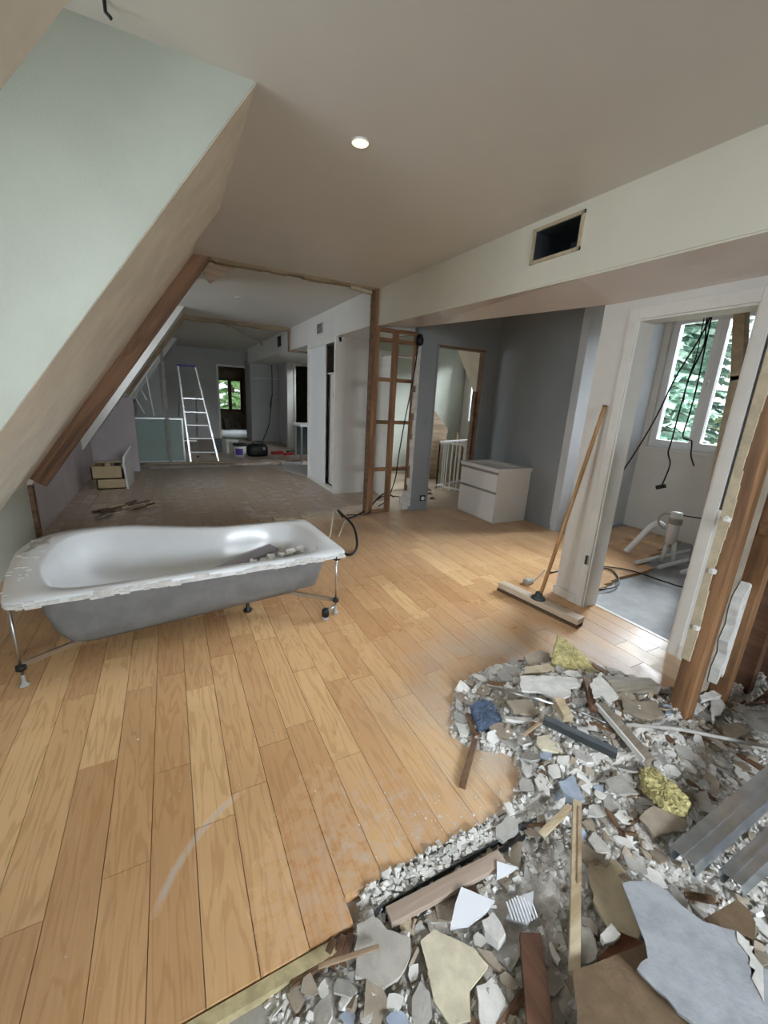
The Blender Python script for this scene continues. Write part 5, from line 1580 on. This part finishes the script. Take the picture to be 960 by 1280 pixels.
tag(MB().tube(spline([(1.655, 0.80, 0.15), (1.85, 0.70, 0.14), (2.05, 0.60, 0.10), (2.25, 0.50, 0.06)]), 0.008, 8).build('plastic_conduit', 's_greyb', smooth=True), 'long grey conduit running from the rubble toward the studs', 'conduit')
stick('wood_lath', 'long pale lath lying from the rubble to the brown sheet', (1.215, 0.682, 0.075), (0.825, 0.372, 0.035), 0.028, 0.018, 'palewood', 'lath', 0.001)
stick('wood_lath', 'thin split lath alongside the long pale lath', (1.20, 0.66, 0.08), (1.0, 0.50, 0.06), 0.012, 0.012, 'ply', 'lath', 0.001)
stick('wood_batten', 'pinkish batten lying along the open floor channel', (0.455, 0.703, 0.003), (0.87, 0.685, 0.006), 0.045, 0.022, 'dustybatten', 'batten')
stick('wood_stick', 'flat wooden stick resting on the grey plaster board', (0.235, 0.680, 0.022), (0.395, 0.645, 0.028), 0.012, 0.006, 'ply', 'stick', 0.002)
stick('wood_splinter', 'brown splinter wedged under the parquet edge', (0.245, 0.690, -0.02), (0.30, 0.728, -0.002), 0.02, 0.01, 'stick', 'splinter')
stick('wood_splinter', 'second brown splinter beside the one under the parquet edge', (0.275, 0.680, -0.02), (0.325, 0.722, 0.0), 0.018, 0.01, 'brownwood', 'splinter')
stick('wood_splinter', 'dark splinter near the grey plaster board corner', (0.30, 0.672, -0.018), (0.345, 0.715, 0.002), 0.022, 0.01, 'brownwood', 'splinter')
stick('wood_stick', 'small pale stick crossing the cream tile piece', (1.25, 0.985, 0.085), (1.42, 0.995, 0.125), 0.012, 0.01, 'ply', 'stick')
stick('wood_lath', 'short curved lath pointing at the split lath', (1.02, 0.665, 0.045), (1.18, 0.68, 0.075), 0.025, 0.008, 'palewood', 'lath')
stick('wood_lath', 'pale lath beside the post pointing to the grey block', (2.02, 0.90, 0.10), (2.16, 0.95, 0.09), 0.018, 0.016, 'palewood', 'lath')
stick('wood_stick', 'pale stick half buried near the partition foot', (2.42, 0.62, 0.06), (2.75, 0.50, 0.05), 0.018, 0.012, 's_greyb', 'stick')
# partition track (dark metal channel) and the battens in the floor gap
tk = thing('partition_track', 'dark metal floor track filled with white crumbs along the parquet edge', 'track', (0.74, 0.77, -0.034))
MB().box(0.43, 1.10, 0.735, 0.80, -0.034, -0.031).build('track_web', 'darkmetal', tk)
MB().box(0.43, 1.10, 0.797, 0.800, -0.034, 0.004).build('track_flange', 'darkmetal', tk)
MB().box(0.43, 1.10, 0.735, 0.738, -0.034, 0.004).build('track_flange', 'darkmetal', tk)
tk2 = thing('steel_channel', 'second dark channel beside the pinkish batten', 'channel', (0.7, 0.715, -0.034))
MB().box(0.45, 1.0, 0.708, 0.712, -0.034, 0.004).build('channel_flange', 'black', tk2)
MB().box(0.45, 1.0, 0.708, 0.732, -0.034, -0.031).build('channel_web', 'black', tk2)
tag(MB().box(-0.25, 0.30, 0.700, 0.731, -0.034, -0.006).build('floor_batten', 'yellow'), 'yellowish floor batten along the cut parquet edge', 'batten')
# fill crumbs of the track
P_ = np.stack([rng.uniform(0.44, 1.08, 900), rng.uniform(0.742, 0.795, 900)], 1)
cr = MB()
for px_, py_ in P_:
    s = random.uniform(0.005, 0.013)
    z = random.uniform(-0.028, 0.001)
    a = random.uniform(0, 3.14)
    cr.bar((px_ - math.cos(a) * s, py_ - math.sin(a) * s * .5, z), (px_ + math.cos(a) * s, py_ + math.sin(a) * s * .5, z + random.uniform(-.004, .004)), s, s * .8)
f = cr.build('track_crumbs', 's_white', tk)
f['kind'] = 'stuff'

# ---- galvanised studs lying at the right edge
def cstud(label, a, b, w, h, up):
    a, b, up = Vector(a), Vector(b), Vector(up).normalized()
    d = (b - a).normalized()
    s = d.cross(up).normalized()
    u = s.cross(d)
    t = thing('steel_stud', label, 'stud', tuple(a))
    MB().bar(a, b, w, 0.0015, u).build('web', 'metal', t)
    for k in (-1, 1):
        o_ = s * (k * w / 2)
        MB().bar(a + o_ - u * h / 2, b + o_ - u * h / 2, 0.0015, h, u).build('flange', 'metal', t)
        MB().bar(a + o_ * 0.86 - u * h, b + o_ * 0.86 - u * h, w * 0.14, 0.0015, u).build('lip', 'metal', t)
    MB().bar(a + u * 0.001, b + u * 0.001, 0.008, 0.004, u).build('groove_rib', 'metal', t)
    return t


cstud('long galvanised steel stud lying over the rubble', (1.36, 0.405, 0.085), (2.72, 0.375, 0.27), 0.075, 0.042, (-0.25, 0.25, 1))
cstud('second galvanised steel stud nearer to the torn grey plasterboard', (1.44, 0.305, 0.075), (2.72, 0.255, 0.27), 0.06, 0.04, (-0.25, 0.3, 1))

# ---- mineral wool and blue cloth
def lumpy(poly, z0, h, name, mat, label, cat, seed, puff=0.010, tilt=0.0):
    rg = random.Random(seed)
    P = [Vector(p) for p in dense([(x_, y_) for x_, y_ in poly], 64)]
    c = sum(P, Vector((0, 0))) / len(P)
    L = []
    for f_, zz in ((0.92, 0.0), (1.0, 0.2), (0.99, 0.4), (1.01, 0.6), (0.98, 0.85), (0.94, 0.97), (0.85, 1.0), (0.7, 1.02), (0.52, 0.99), (0.35, 1.03), (0.18, 1.0), (0.04, 1.02)):
        L.append([(c.x + (p.x - c.x) * f_ + rg.uniform(-puff, puff) * .5, c.y + (p.y - c.y) * f_ + rg.uniform(-puff, puff) * .5, z0 + h * zz + rg.uniform(-puff, puff) * .5 + tilt * (p.y - c.y) * f_) for p in P])
    return tag(MB().rings(L).build(name, mat, smooth=False), label, cat)


lumpy([(1.955, 1.42), (1.972, 1.348), (1.975, 1.209), (1.94, 1.131), (1.861, 1.106), (1.79, 1.20), (1.768, 1.29), (1.86, 1.36)], 0.07, 0.06, 'insulation_wool', 'wool', 'yellow mineral wool wedge standing at the far edge of the rubble', 'insulation', 3, 0.008, 0.20)
lumpy([(1.57, 0.671), (1.627, 0.65), (1.624, 0.572), (1.602, 0.496), (1.526, 0.481), (1.495, 0.533), (1.507, 0.608)], 0.045, 0.04, 'insulation_wool', 'wool', 'flat torn yellow mineral wool piece beside the steel stud', 'insulation', 4, 0.012)
lumpy([(1.176, 1.246), (1.24, 1.262), (1.301, 1.247), (1.290, 1.18), (1.265, 1.115), (1.19, 1.108), (1.125, 1.123), (1.155, 1.19)], 0.012, 0.045, 'cloth_rag', 'cloth', 'folded blue denim-like rag at the left edge of the rubble', 'cloth', 5, 0.006, 0.05)

# ---- loose medium pieces, each a thing of its own
def variant(mat, kind):
    k = random.randint(5, 8)
    r = 1.0
    ang = sorted(random.uniform(0, 2 * math.pi) for _ in range(k))
    ang = [2 * math.pi * (i + random.uniform(-.3, .3)) / k for i in range(k)]
    el = 1.0 if kind == 'plate' else 1.0
    pts = [Vector((math.cos(a) * random.uniform(.6, 1.15), math.sin(a) * random.uniform(.45, .9) * el)) for a in ang]
    th = {'plate': random.uniform(.10, .2), 'chunk': random.uniform(.5, .8), 'splinter': .14}[kind]
    if kind == 'splinter':
        pts = [Vector((-1, -.10)), Vector((.7, -.16)), Vector((1, .02)), Vector((.6, .14)), Vector((-.9, .12))]
    top = [(p.x, p.y, th / 2) for p in pts]
    bot = [(p.x * random.uniform(.85, 1.02), p.y * random.uniform(.85, 1.02), -th / 2) for p in pts]
    m = MB().rings([bot, top])
    me = bpy.data.meshes.new('fragment')
    me.from_pydata(m.v, [], m.f)
    bm = bmesh.new()
    bm.from_mesh(me)
    bmesh.ops.recalc_face_normals(bm, faces=bm.faces)
    bm.to_mesh(me)
    bm.free()
    me.materials.append(M[mat])
    return me


LAND = [('near the blue rag', 1.2, 1.18), ('by the jagged white slab', 1.57, 1.12), ('beside the yellow wool wedge', 1.88, 1.25), ('at the dark metal bar', 1.44, .87),
        ('by the white-edged board', 1.63, .80), ('around the flat yellow wool', 1.56, .58), ('at the foot of the wooden post', 2.12, .85), ('along the grey conduit', 1.95, .66),
        ('near the long steel stud', 1.75, .42), ('beside the long pale lath', 1.05, .55), ('around the fan-shaped tile', .58, .62), ('beside the large cream tile', .48, .55),
        ('by the dark brown board', .70, .47), ('near the torn grey plasterboard', 1.12, .40), ('along the floor track', .75, .76), ('by the folded blue paper piece', 1.28, .80),
        ('among the bare studs', 2.5, .6), ('near the cream tile piece', 1.30, .98)]


def landmark(x_, y_):
    return min(LAND, key=lambda l: (l[1] - x_) ** 2 + (l[2] - y_) ** 2)[0]


CLS = [('plaster_fragment', 'small white plaster fragment', 'plaster', 'small white plaster fragments', 's_white', 'plate', 95, .018, .050),
       ('plasterboard_fragment', 'small grey plasterboard fragment', 'plasterboard', 'small grey plasterboard fragments', 's_greyb', 'plate', 60, .022, .060),
       ('plasterboard_fragment', 'small taupe card-faced fragment', 'plasterboard', 'small taupe fragments', 's_taupe', 'plate', 45, .022, .065),
       ('mortar_chunk', 'small lumpy grey mortar chunk', 'mortar', 'small mortar chunks', 's_greyb2', 'chunk', 28, .014, .028),
       ('wood_splinter', 'small brown wood splinter', 'splinter', 'small wood splinters', 'stick', 'splinter', 34, .03, .09),
       ('plaster_fragment', 'small pale blue painted fragment', 'plaster', 'small pale blue fragments', 's_bluep', 'plate', 12, .018, .035)]
# keep the loose pieces clear of the traced ones, of the bars and of one another
POLYS = []
for t in SHARDS:
    cx_, cy_ = sum(p[0] for p in t[5]) / len(t[5]), sum(p[1] for p in t[5]) / len(t[5])
    POLYS.append((t[5], cx_, cy_, max(math.hypot(p[0] - cx_, p[1] - cy_) for p in t[5])))
SEG = [((1.17, 1.165), (.905, .945), .02), ((1.37, .985), (1.51, .735), .025), ((1.65, .92), (1.60, .66), .035), ((1.50, 1.03), (1.46, .935), .03), ((1.81, 1.01), (2.10, .93), .04),
       ((1.735, 1.06), (1.60, .915), .022), ((1.33, 1.29), (1.47, 1.02), .012), ((1.535, .985), (1.655, .79), .012), ((1.655, .80), (2.25, .50), .02), ((1.215, .682), (.825, .372), .02),
       ((.455, .703), (.87, .685), .03), ((.43, .767), (1.10, .767), .04), ((.235, .68), (.395, .645), .012), ((1.36, .405), (2.72, .375), .05), ((1.44, .305), (2.72, .255), .045),
       ((1.86, 1.15), (1.95, 1.38), .09), ((1.60, .65), (1.54, .51), .06), ((1.20, 1.20), (1.24, 1.17), .07), ((1.02, .665), (1.18, .68), .016), ((2.13, .805), (2.14, .806), .07),
       ((.84, .57), (.95, .585), .085)]      # the last one: the swept bare patch of screed


def seg_d(x_, y_, a, b):
    ax, ay, dx, dy = a[0], a[1], b[0] - a[0], b[1] - a[1]
    t_ = min(max(((x_ - ax) * dx + (y_ - ay) * dy) / (dx * dx + dy * dy), 0), 1)
    return math.hypot(x_ - ax - t_ * dx, y_ - ay - t_ * dy)


def poly_d(x_, y_, P):
    """distance to a polygon, negative inside"""
    d, c = 9.0, False
    for q in range(len(P)):
        a, b = P[q - 1], P[q]
        d = min(d, seg_d(x_, y_, a, b))
        if (a[1] > y_) != (b[1] > y_) and x_ < (b[0] - a[0]) * (y_ - a[1]) / (b[1] - a[1]) + a[0]:
            c = not c
    return -d if c else d


PLACED = []


def clearance(x_, y_, r, floor_=-9.0):
    """how far a piece of radius r stays clear of everything placed (negative: overlaps)"""
    c = 9.0
    for (px_, py_, pr) in PLACED:
        c = min(c, math.hypot(px_ - x_, py_ - y_) - pr - r)
    for a, b, w in SEG:
        c = min(c, seg_d(x_, y_, a, b) - w - r)
    if c <= floor_:
        return c
    for P, cx_, cy_, rr_ in POLYS:
        if math.hypot(x_ - cx_, y_ - cy_) - rr_ - r < c:
            c = min(c, poly_d(x_, y_, P) - r)
    return c


for nm, lb, ct, gp_, mt, kd, cnt, smin, smax in CLS:
    ms_ = [variant(mt, kd) for _ in range(6)]
    for i in range(cnt):
        s = random.uniform(smin, smax)
        rad = s * (0.85 if kd != 'splinter' else 0.5)
        best = None
        tries = 0
        while tries < 60:
            x_, y_ = random.uniform(0.2, 2.6), random.uniform(0.12, 1.45)
            if not inside(np.array(x_), np.array(y_)) or edge_dist(np.array(x_), np.array(y_)) < 0.03:
                continue
            # keep to what the frame shows
            v = RC.transposed() @ (Vector((x_, y_, 0)) - Vector((0, 0, H)))
            u_, w_ = 480 + F_PX * v.x / -v.z, 640 - F_PX * v.y / -v.z
            if not (0 < u_ < 955 and 0 < w_ < 1275 and random.random() < float(bareness(np.array(x_), np.array(y_)))):
                continue
            tries += 1
            c_ = clearance(x_, y_, rad, best[0] if best else -9.0)
            if best is None or c_ > best[0]:
                best = (c_, x_, y_)
            if c_ > 0:
                break
        c_, x_, y_ = best
        PLACED.append((x_, y_, rad))
        o = bpy.data.objects.new(nm, random.choice(ms_))
        COL.objects.link(o)
        e_ = min(float(edge_dist(np.array(x_), np.array(y_))) / 0.08, 1)
        z = (-0.034 if y_ < 0.78 else 0.0) + e_ * max(float(hf(np.array(x_), np.array(y_))), 0) + 0.014 + random.uniform(0, .012)
        o.location = (x_, y_, z)
        o.scale = (s, s, s)
        o.rotation_euler = (random.gauss(0, .2), random.gauss(0, .2), random.uniform(0, 6.28))
        wh = landmark(x_, y_)
        tag(o, lb + ' ' + wh, ct, gp_ + ' ' + wh)
